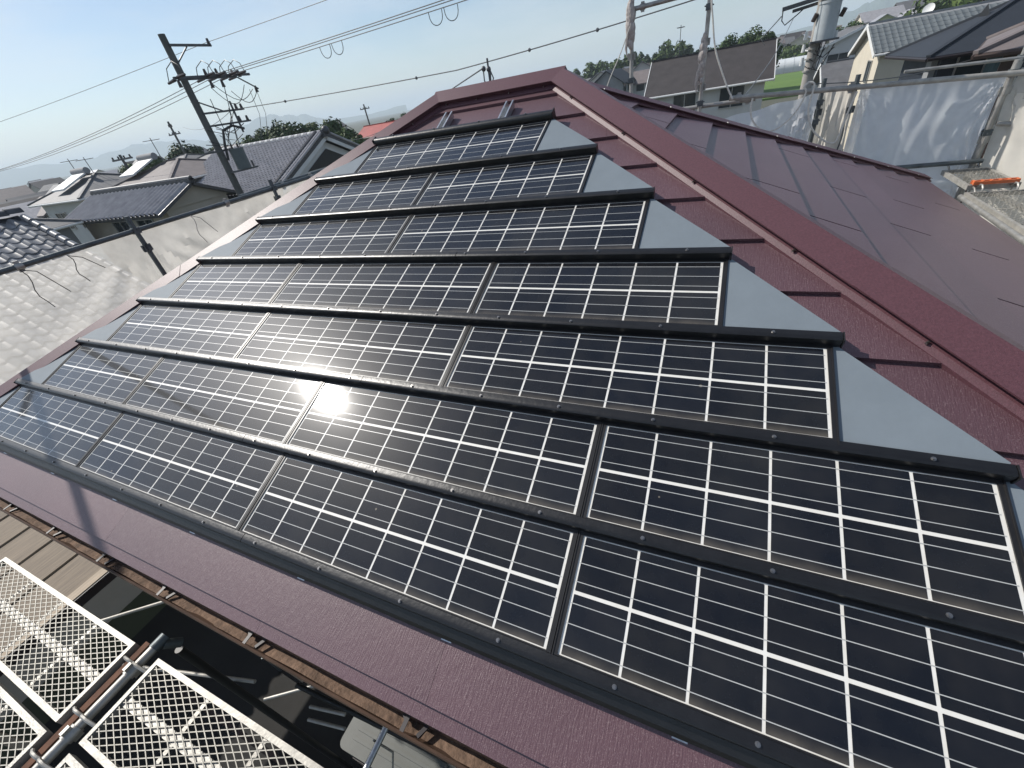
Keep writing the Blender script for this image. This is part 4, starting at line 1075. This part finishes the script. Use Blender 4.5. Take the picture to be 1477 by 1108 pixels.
# greenhouses beyond the rice
for i, (x0, x1, yy) in enumerate(((8, 34, 150), (14, 40, 160))):
    t = thing('greenhouse', ['white film greenhouse tunnel at the far edge of the rice field', 'second white greenhouse tunnel behind the first one'][i], 'greenhouse', ((x0 + x1) / 2, yy, GROUND), 'greenhouse tunnels')
    m = MB(); pr = [(yy + 3.2 * math.cos(a), GROUND + 1.0 + 1.9 * math.sin(a)) for a in [math.pi * k / 10 for k in range(11)]]; pr = [(yy + 3.2, GROUND)] + pr + [(yy - 3.2, GROUND)]
    m.sweep([(x0, a, b) for a, b in pr], [(x1, a, b) for a, b in pr]); m.build('film', M['poly'], t)
    m = MB()
    for k in range(14): xx = x0 + (x1 - x0) * k / 13; m.path([(xx, a, b + .02) for a, b in pr], .03, 4)
    m.build('hoops', M['alu'], t)

# aerials and a dish
def aerial(label, x, yy, z0, z1):
    t = thing('tv_aerial', label, 'aerial', (x, yy, z0), 'rooftop aerials')
    m = MB(); m.tube((x, yy, z0), (x, yy, z1), .025, 6); m.build('mast', M['arm'], t)
    m = MB(); m.tube((x - .1, yy - .5, z1 - .15), (x + .1, yy + .5, z1 - .15), .02, 5)
    for k in range(7): q = -.45 + .15 * k; m.tube((x - .28, yy + q, z1 - .15), (x + .28, yy + q, z1 - .15), .012, 4)
    m.build('elements', M['arm'], t)
aerial('tall tv aerial on the dark brown gable roof', -2.3, 44, 1.2, 3.25)
aerial('tv aerial leaning over the beige hip-roofed house', -35.0, 20.4, .8, 2.35)
aerial('tv aerial on the pale hip-roofed house, left of two', -42.4, 18.3, .8, 2.1)
aerial('tv aerial on the pale hip-roofed house, right of two', -40.2, 18.3, .9, 2.0)
t = thing('satellite_dish', 'white satellite dish above the cream house roof', 'satellite dish', (14.6, 50, .2))
m = MB(); m.tube((14.6, 50, -1.0), (14.6, 50, 1.0), .05, 6); m.build('mast', M['alu'], t)
m = MB(); c = V3((14.6, 49.8, 1.3)); n = V3((-.5, -.75, .4)).normalized(); a = n.orthogonal().normalized(); b = n.cross(a)
vs = [c - n * .18] + [c + (a * math.cos(q) + b * math.sin(q)) * .36 for q in [2 * math.pi * k / 16 for k in range(16)]]
m.add(vs, [(0, 1 + k, 1 + (k + 1) % 16) for k in range(16)]); m.build('reflector', M['white_trim'], t, recalc=False)

# ------------------------------------------------------------------ utility poles and lines
PX, PY = -21.35, 15.40
up = thing('utility_pole', 'dark concrete utility pole with transformer and crossarms on the left', 'utility pole', (PX, PY, GROUND))
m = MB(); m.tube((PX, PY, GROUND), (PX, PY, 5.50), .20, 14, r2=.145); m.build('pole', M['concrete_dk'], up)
for z, y0, y1, s in ((5.10, PY, 17.45, .045), (3.93, PY - .55, 18.9, .05), (3.86, PY - .35, 18.1, .035), (2.52, PY, 17.7, .04), (2.00, PY, 17.8, .04), (.95, PY - .9, PY + .6, .04)):
    m = MB(); m.box(PX + .12, PX + .12 + 2 * s, y0, y1, z - s, z + s); m.build('crossarm', M['arm'], up, smooth=False)
for a, b in (((PX + .15, 16.2, 5.05), (PX + .15, PY, 4.45)), ((PX + .15, 16.6, 2.5), (PX + .15, PY, 3.0)), ((PX + .15, 18.0, 3.9), (PX + .35, 18.95, 3.28))):
    m = MB(); m.bar(a, b, .05, .05); m.build('brace', M['arm'], up, smooth=False)
for yy, z in ((17.38, 5.22), (15.0, 3.72), (16.5, 4.08), (16.55, 3.62), (17.1, 4.08), (17.15, 3.62), (17.55, 3.98), (17.95, 4.0), (18.3, 3.98), (18.95, 3.3), (17.3, 2.65), (17.6, 2.62), (17.2, 2.12), (17.65, 2.10)):
    m = MB(); m.tube((PX + .16, yy, z - .14), (PX + .16, yy, z + .14), .085, 8, r2=.05); m.build('insulator', M['ceramic_dk'], up)
for yy in (15.05, 16.5, 17.1, 17.75, 18.25):
    m = MB(); m.tube((PX + .2, yy, 3.95), (PX + .75, yy, 3.98), .075, 8, r2=.05); m.build('strain_insulator', M['ceramic_dk'], up)
    m = MB(); m.tube((PX - .1, yy, 3.9), (PX - .65, yy, 3.84), .075, 8, r2=.05); m.build('strain_insulator', M['ceramic_dk'], up)
    m = MB(); m.path([(PX - .6, yy, 3.85), (PX - .4, yy + .08, 4.35), (PX + .1, yy + .14, 4.55), (PX + .5, yy + .08, 4.35), (PX + .7, yy, 3.98)], .018, 5); m.build('jumper_loop', M['wire'], up)
for y0, y1, z0, z1, dp in ((16.6, 18.7, 3.6, 3.3, .55), (16.4, 18.3, 3.5, 3.5, .75), (17.4, 18.9, 3.3, 3.2, .5)):
    m = MB(); m.path([(PX + .2, y0 + (y1 - y0) * a / 8, z0 + (z1 - z0) * a / 8 - dp * math.sin(math.pi * a / 8)) for a in range(9)], .016, 5); m.build('cable', M['wire'], up)
for yy in (18.5, 18.9):
    m = MB(); m.path([(PX + .2, yy, 3.3), (PX + .22, yy - .05, 2.2), (PX + .2, yy - .5, 1.2)], .012, 5); m.build('cable', M['wire'], up)
m = MB(); m.tube((PX + .2, 17.05, 1.55), (PX + .2, 17.05, 2.9), .05, 6); m.build('switch_rod', M['arm'], up)
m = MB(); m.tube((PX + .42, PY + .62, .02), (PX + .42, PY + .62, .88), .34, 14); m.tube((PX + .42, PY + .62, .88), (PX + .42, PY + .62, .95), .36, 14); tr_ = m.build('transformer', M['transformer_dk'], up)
m = MB(); m.box(PX + .2, PX + .6, PY - .1, PY + 1.3, -.06, .02); m.tube((PX + .4, PY + 1.2, -.02), (PX + .4, PY + 1.2, .3), .05, 6); m.build('platform', M['arm'], tr_, smooth=False)
for yy in (.45, .8):
    m = MB(); m.tube((PX + .42, PY + yy, .95), (PX + .42, PY + yy, 1.15), .05, 6); m.build('bushing', M['ceramic_dk'], tr_)
m = MB(); m.path([(PX + .2, PY + .1, .5), (PX + .3, PY + .25, 1.2), (PX + .3, PY + .5, 1.75), (PX + .3, PY + 1.1, 1.9), (PX + .3, PY + 1.7, 1.7)], .06, 7); m.build('cable', M['wire'], up)
for k in range(9):
    m = MB(); y0, y1 = PY + random.uniform(-.7, .5), PY + random.uniform(.6, 2.2); z0, z1 = random.uniform(.6, 2.2), random.uniform(1.4, 3.6)
    m.path([(PX + .25, y0, z0), (PX + .3, (y0 + y1) / 2, min(z0, z1) - random.uniform(.1, .5)), (PX + .25, y1, z1)], .018, 5); m.build('cable', M['wire'], up)
for k in range(8):
    m = MB(); z = -5 + 1.15 * k; m.tube((PX - .3, PY, z), (PX + .3, PY, z), .014, 5); m.build('step_bolt', M['arm'], up)

def wire(label, pts, sag=.3, r=.016, mt='wire_grey', beads=(), group='overhead wires', loops=()):
    t = thing('overhead_wire', label, 'wire', pts[0], group)
    out = []
    for a, b in zip(pts, pts[1:]):
        a, b = V3(a), V3(b)
        for k in range(14): s = k / 14; out.append(a.lerp(b, s) - V3((0, 0, sag * 4 * s * (1 - s))))
    out.append(V3(pts[-1]))
    m = MB(); m.path(out, r, 5); m.build('strand', M[mt], t)
    for c in beads:
        q = out[int(c * (len(out) - 1))]; m = MB(); m.ball(q, .06, 6, 4); m.build('spacer', M[mt], t)
    for c in loops:
        q = V3(c); m = MB(); m.path([q + V3((.3 - .3 * math.cos(math.pi * a / 10), 0, -.42 * math.sin(math.pi * a / 10) ** .7)) for a in range(11)], .014, 5); m.build('jumper_loop', M['wire'], t)
    return t
for i, (yy, z) in enumerate(((16.5, 3.92), (17.1, 3.95), (17.8, 3.95))):
    nm = ['nearest', 'middle', 'farthest'][i]
    wire(f'{nm} of three overhead wires rising from the transformer pole to the upper right', [(PX, yy, z), (16, yy - .2, z + .75)], .16, loops=((-15.0, yy, 3.98), (-14.3, yy, 3.99), (-9.2, yy, 4.05), (-8.5, yy, 4.06)) if i == 2 else ())
    wire(f'{nm} of three overhead wires running from the transformer pole to the left edge', [(PX, yy, z), (-58, yy + 1.5, z - 1.65)], .35)
wire('single high wire passing the top arm of the transformer pole', [(-62, 17, 4.9), (PX, 17.35, 5.22), (16, 17, 5.6)], .15, r=.012)
wire('single beaded wire crossing the sky above the ridge', [(PX, 17.2, 2.55), (-8, 17, 2.12), (.5, 17, 2.53), (16, 17, 3.6)], .04, r=.018, beads=(.10, .30, .47, .55))
wire('thin wire from the transformer pole down to the second pole', [(PX, 17.0, 2.5), (-52, 34.0, 3.4)], .5, r=.014)
wire('service drop wire reaching the insulator above the ridge', [(-30, 34, -.2), (-2.5, 8.0, 1.60)], .35, r=.012, mt='wire')
ins = thing('service_bracket', 'small insulator bracket with wire loops behind the ridge', 'insulator', (-2.45, 8.0, .3))
m = MB(); m.tube((-2.47, 8, .3), (-2.43, 8, 1.72), .018, 6); m.build('rod', M['arm'], ins)
for x, z in ((-2.53, 1.58), (-2.43, 1.56)):
    m = MB(); m.ball((x, 8, z), .045, 8, 5); m.build('insulator', M['arm'], ins)
m = MB(); m.path([(-2.54, 8, 1.55), (-2.55, 8, 1.40), (-2.47, 8, 1.32), (-2.42, 8, 1.38), (-2.40, 8, 1.54)], .012, 5); m.path([(-2.41, 8, 1.55), (-2.36, 8, 1.42), (-2.42, 8, 1.30)], .012, 5); m.build('wire_loop', M['wire_grey'], ins)
rp = thing('utility_pole', 'pale concrete utility pole with grey transformer on the right', 'utility pole', (3.86, 18.0, GROUND))
X, Y = 3.86, 18.0
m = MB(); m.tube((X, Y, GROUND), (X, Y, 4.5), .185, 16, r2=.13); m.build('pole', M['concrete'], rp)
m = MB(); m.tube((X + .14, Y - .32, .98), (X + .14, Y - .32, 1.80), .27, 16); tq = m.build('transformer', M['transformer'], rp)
m = MB(); m.tube((X + .14, Y - .32, 1.80), (X + .14, Y - .32, 1.86), .29, 16); m.build('lid', M['transformer'], tq)
m = MB(); m.box(X - .2, X + .5, Y - .6, Y, .93, .98); m.build('shelf', M['arm'], tq, smooth=False)
for dx in (-.22, .45):
    m = MB(); m.tube((X + dx, Y - .35, 1.45), (X + dx + .06, Y - .4, 1.62), .06, 8); m.build('bushing', M['ceramic_dk'], tq)
for a, b, s in (((X - 1.05, Y - .16, 1.88), (X + 1.2, Y - .16, 2.10), .05), ((X - .75, Y + .16, 1.80), (X + .9, Y + .16, 1.98), .04)):
    m = MB(); m.bar(a, b, 2 * s, 2 * s); m.build('crossarm', M['arm'], rp, smooth=False)
for z in (.25, .55, .80, .95):
    m = MB(); m.tube((X, Y, z - .02), (X, Y, z + .02), .20, 14); m.build('band', M['steel'], rp)
for dx, z in ((-.30, 1.05), (-.30, .75), (-.28, .42), (.28, .85), (.36, .62), (.32, .35), (.45, .95)):
    m = MB(); m.tube((X + dx, Y - .2, z), (X + dx, Y - .2, z + .20), .055, 8, r2=.04); m.build('insulator', M['ceramic'], rp)
for k in range(6):
    x0, x1 = X + random.uniform(-.3, .1), X + random.uniform(.15, .55); z0, z1 = random.uniform(.2, .8), random.uniform(.7, 1.6)
    m = MB(); m.path([(x0, Y - .25, z0), ((x0 + x1) / 2, Y - .32, min(z0, z1) - .12), (x1, Y - .25, z1)], .014, 5); m.build('cable', M['wire'], rp)
m = MB(); m.path([(X - 1.03, Y - .2, 1.86), (X - 1.02, Y - .2, 1.62), (X - .92, Y - .2, 1.5), (X - .6, Y - .2, 1.72), (X - .5, Y - .2, 1.8)], .016, 5); m.build('jumper_loop', M['wire'], rp)
wire('wire running from the right pole crossarm down to the dark brown roof', [(X - 1.05, Y - .16, 1.72), (2.6, 24, 1.32), (3.6, 40, 1.0)], .02, r=.016)
wire('thin dark wire crossing in front of the low grey roof', [(X + .1, Y, -.1), (6.6, 18.5, -.30), (9.4, 19, .1)], .05, r=.014)
def small_pole(label, x, yy, z1, arms=((-.4, 1.2),), r=.15):
    t = thing('utility_pole', label, 'utility pole', (x, yy, GROUND))
    m = MB(); m.tube((x, yy, GROUND), (x, yy, z1), r, 10, r2=r * .75); m.build('pole', M['concrete_dk'], t)
    for dz, L in arms:
        m = MB(); m.box(x - L / 2, x + L / 2, yy - .06, yy + .06, z1 + dz - .06, z1 + dz + .06); m.build('crossarm', M['arm'], t, smooth=False)
        for k in (-.45, -.15, .15, .45):
            m = MB(); m.tube((x + k * L, yy, z1 + dz), (x + k * L, yy, z1 + dz + .22), .06, 6); m.build('insulator', M['ceramic_dk'], t)
    return t
small_pole('slimmer utility pole standing before the ochre house', -58.0, 36.5, 4.35, ((-1.3, 2.2), (-.5, .6)))
small_pole('short utility pole rising between the two hip-roofed houses', -38.6, 19.8, 1.75, ((-.3, 2.6),), r=.12)
small_pole('small distant pole among trees near the red roof', -60, 66, 1.9, ((-.4, 1.6),), r=.14)
small_pole('small distant pole behind the big traditional house', -62, 62, 1.9, ((-.4, 2.0),), r=.14)
small_pole('far thin pole above the red-roofed house', -50, 62, 2.9, ((-.6, 1.8),), r=.14)

# ------------------------------------------------------------------ trees
def tree(label, x, yy, top, rx, name='broadleaf_tree', leaf='leaf', n=3600, ls=.25, base=GROUND, group='trees', zfrac=.62, seed=None):
    rnd = random.Random(seed if seed is not None else int(x * 31 + yy * 17))
    t = thing(name, label, 'tree', (x, yy, base), group)
    H = top - base
    m = MB(); tr = .028 * H
    trunk = [V3((x, yy, base))]
    for k in range(1, 5): trunk.append(V3((x + rnd.uniform(-.05, .05) * H * .3, yy + rnd.uniform(-.05, .05) * H * .3, base + H * .75 * k / 4)))
    m.path(trunk, [tr, tr * .8, tr * .6, tr * .45, tr * .2], 7)
    clumps = []
    cz, rz = base + H * (1 - zfrac / 2), H * zfrac / 2
    for k in range(26):
        a = rnd.uniform(0, 6.283); c = rnd.uniform(-.9, 1); q = rnd.uniform(.35, .95) ** .5
        s = math.sqrt(max(0, 1 - c * c)) * q
        clumps.append((V3((x + rx * s * math.cos(a), yy + rx * s * math.sin(a), cz + rz * c * q * .95)), rnd.uniform(.28, .48) * min(rx, rz)))
    for c, r_ in clumps[:9]:
        s = trunk[rnd.randint(1, 3)]; m.path([s, s.lerp(c, .5) + V3((0, 0, .2)), c], [tr * .35, tr * .22, tr * .08], 5)
    m.build('trunk', M['bark'], t)
    vs, fs = [], []
    for k in range(n):
        c, r_ = clumps[rnd.randrange(len(clumps))]
        d = V3((rnd.gauss(0, 1), rnd.gauss(0, 1), rnd.gauss(0, 1))).normalized()
        p = c + d * r_ * rnd.uniform(.55, 1.08)
        nn = (d + V3((rnd.uniform(-.7, .7), rnd.uniform(-.7, .7), rnd.uniform(-.3, .8)))).normalized()
        a = nn.orthogonal().normalized(); a = a * math.cos(k) + nn.cross(a) * math.sin(k); b = nn.cross(a)
        s = ls * rnd.uniform(.6, 1.3); i = len(vs)
        vs += [p - a * s, p + b * s * .55, p + a * s, p - b * s * .55]; fs.append((i, i + 1, i + 2, i + 3))
    m = MB(); m.add(vs, fs); m.build('crown', M[leaf], t, recalc=False, smooth=False)
    return t
def azd(az, d): a = R(az); return CAM.x + d * math.sin(a), CAM.y + d * math.cos(a)
ORDN = ['leftmost', 'second', 'third', 'fourth', 'fifth', 'sixth', 'seventh', 'eighth', 'ninth', 'tenth', 'eleventh', 'twelfth', 'thirteenth', 'rightmost']
def row(specs, group, fmt, **k):
    for i, (az, d, top, rx, leaf, lab) in enumerate(specs):
        x, yy = azd(az, d); tree(lab, x, yy, top, rx, leaf=leaf, group=group, **k)
row([(-61.6, 78, 1.5, 3.6, 'leaf', 'round dark tree behind the beige hip-roofed houses, left one'), (-57.4, 76, 2.1, 3.8, 'leaf_dark', 'round dark tree behind the ochre house, right one'),
     (-51.8, 66, 1.7, 3.0, 'leaf', 'leafy tree above the left end of the pan-tiled ridge'), (-49.9, 68, 2.5, 3.0, 'leaf', 'tallest leafy tree behind the big pan-tiled ridge'),
     (-48.0, 67, 2.3, 2.8, 'leaf_dark', 'leafy tree behind the middle of the pan-tiled ridge'), (-46.3, 70, 1.7, 2.4, 'leaf', 'lower leafy tree behind the right half of the pan-tiled ridge'),
     (-43.9, 58, 1.3, 2.3, 'leaf_dark', 'dark green tree between the tiled gable and the red roof'), (-42.5, 54, .1, 2.0, 'leaf', 'green tree beside the tiled gable'),
     (-41.2, 44, -.75, 1.7, 'leaf_light', 'light green bush in front of the red-roofed house'), (-39.8, 46, -.9, 1.6, 'leaf_light', 'light green bush close to the left hip of the roof'),
     (-37.3, 80, .1, 3.0, 'leaf_dark', 'dark tree just right of the red-roofed house'), (-35.8, 84, .3, 3.0, 'leaf_dark', 'dark tree touching the left hip near its top')], 'trees left of the ridge', None)
spec = []
for i in range(14):
    az = -14.2 + .78 * i; spec.append((az, 185 + 25 * math.sin(i * 2.1), 3.0 + 1.6 * math.sin(i * 1.3 + .5) + (.10 * i), 6.0 + math.sin(i), ['leaf_dark', 'leaf'][i % 2], f'dark tree of the wooded hilltop behind the tall posts, {ORDN[i]} from the left'))
row(spec, 'wooded hilltop behind the tall posts', None, n=800, ls=.75)
row([(-1.4, 96, 2.15, 2.6, 'leaf_dark', 'dark tree over the left of the brown roof ridge'), (.3, 98, 2.7, 3.0, 'leaf_dark', 'taller dark tree over the brown roof ridge'),
     (1.7, 97, 2.85, 2.8, 'leaf', 'tallest tree over the brown roof ridge'), (2.9, 95, 2.3, 2.4, 'leaf_dark', 'dark tree over the right end of the brown roof ridge'),
     (9.2, 112, 1.9, 3.0, 'leaf_dark', 'dark bushy tree left of the white gable apex'), (8.3, 118, .9, 2.8, 'leaf_dark', 'dark low tree just right of the right-hand transformer')], 'trees over the right-hand roofs', None)
spec = []
for i in range(9):
    spec.append((3.6 + .62 * i, 172 + 10 * math.sin(i * 1.7), -1.6 + 1.3 * math.sin(i * 2.2), 5.0, ['leaf', 'leaf_light', 'leaf_dark'][i % 3], f'green shrub on the bank behind the greenhouses, {ORDN[i]} from the left'))
row(spec, 'green bank behind the greenhouses', None, n=700, ls=.6, zfrac=.85)
spec = []
for i in range(6):
    spec.append((14.4 + 1.1 * i, 120 + 8 * math.sin(i * 1.7), 3.4 + .4 * i, 5.0, ['leaf', 'leaf_light'][i % 2], f'green tree on the slope beyond the navy roof, {ORDN[i]} from the left'))
row(spec, 'trees on the slope beyond the navy roof', None, n=700, ls=.5, zfrac=.8)

# ------------------------------------------------------------------ far houses (a few pixels each)
protos = []
for wl_, rf_ in (('whitewall', 'slate_grey'), ('cream', 'tile_far'), ('beige', 'slate'), ('whitewall', 'slate_brown'), ('greywall', 'slate_blue'), ('whitewall', 'tile_dark')):
    a = MB(); a.box(-4, 4, -3, 3, 0, 5.0); a.add([(-4, -3, 5), (-4, 3, 5), (-4, 0, 6.6)], [(0, 1, 2)]); a.add([(4, -3, 5), (4, 3, 5), (4, 0, 6.6)], [(0, 1, 2)])
    for zz in (1.0, 3.4):
        for xx in (-2.6, 0, 2.4): a.box(xx - .7, xx + .7, -3.05, -3.0, zz, zz + 1.1, 1)
    b = MB(); b.sweep([(-4.5, -3.6, 4.68), (4.5, -3.6, 4.68), (4.5, 0, 6.75), (-4.5, 0, 6.75)], [(-4.5, -3.6, 4.5), (4.5, -3.6, 4.5), (4.5, 0, 6.6), (-4.5, 0, 6.6)])
    b.sweep([(-4.5, 3.6, 4.68), (4.5, 3.6, 4.68), (4.5, 0.01, 6.75), (-4.5, 0.01, 6.75)], [(-4.5, 3.6, 4.5), (4.5, 3.6, 4.5), (4.5, 0.01, 6.6), (-4.5, 0.01, 6.6)])
    protos.append((a.mesh('far_wall', [M[wl_], M['glass']], smooth=False), b.mesh('far_roof', M[rf_], smooth=False)))
def far_house(az, d, label, group, base=GROUND, sc_=1.0, rot=None):
    x, yy = azd(az, d); a, b = random.choice(protos)
    o = thing('far_house', label, 'house', (x, yy, base), group, (0, 0, (random.choice((0, math.pi / 2)) + random.uniform(-.25, .25)) if rot is None else rot))
    o.scale = (sc_, sc_, sc_ * random.uniform(.9, 1.12))
    inst('wall', a, o, Matrix()); inst('roof', b, o, Matrix())
for k in range(64):
    d = 125 + 900 * (k / 64) ** 1.8
    far_house(-76 + (k * 7.31) % 33.0, d, 'tiny house of the hazy town on the plain left of the roof', 'houses of the hazy plain', GROUND - .0008 * d, random.uniform(.85, 1.1))
for k in range(12):
    far_house(-77 + .95 * k, 84 + 13 * ((k * 5) % 4), f'grey-roofed house at the near edge of the hazy plain, {ORDN[k]} from the left edge', 'houses at the near edge of the plain', GROUND - .5, .9)
for k in range(22):
    d = 95 + 3.6 * k
    far_house(-15.0 + (k * 3.37) % 10.5, d, 'small grey-roofed house on the rise behind the tall scaffold posts', 'houses below the wooded hilltop', GROUND + .012 * (d - 90), random.uniform(.85, 1.05))
for k in range(12):
    far_house(9.6 + (k * 2.3) % 7.2, 100 + 9 * k, 'small house on the far slope above the white gabled house', 'houses on the far right slope', GROUND + .035 * (10 + 9 * k), random.uniform(.8, 1.0))
for k in range(6):
    far_house(3.2 + .9 * k, 200 + 10 * (k % 3), f'small house beyond the greenhouses, {ORDN[k]} from the left', 'houses beyond the greenhouses', GROUND + 1.5, .9)

# ------------------------------------------------------------------ hazy air
m = MB(); m.box(-9500, 9500, -9500, 9500, GROUND - 3, 150)
hz = m.build('haze', [], smooth=False)
tag(hz, kind='stuff')
hm = bpy.data.materials.new('haze_air'); hm.use_nodes = True
hn = hm.node_tree.nodes; hn.remove(hn['Principled BSDF'])
pv = hn.new('ShaderNodeVolumePrincipled')
pv.inputs['Color'].default_value = (.80, .91, 1.0, 1)
pv.inputs['Density'].default_value = .00040
pv.inputs['Anisotropy'].default_value = .1
hm.node_tree.links.new(pv.outputs[0], hn['Material Output'].inputs['Volume'])
hz.data.materials.clear(); hz.data.materials.append(hm)
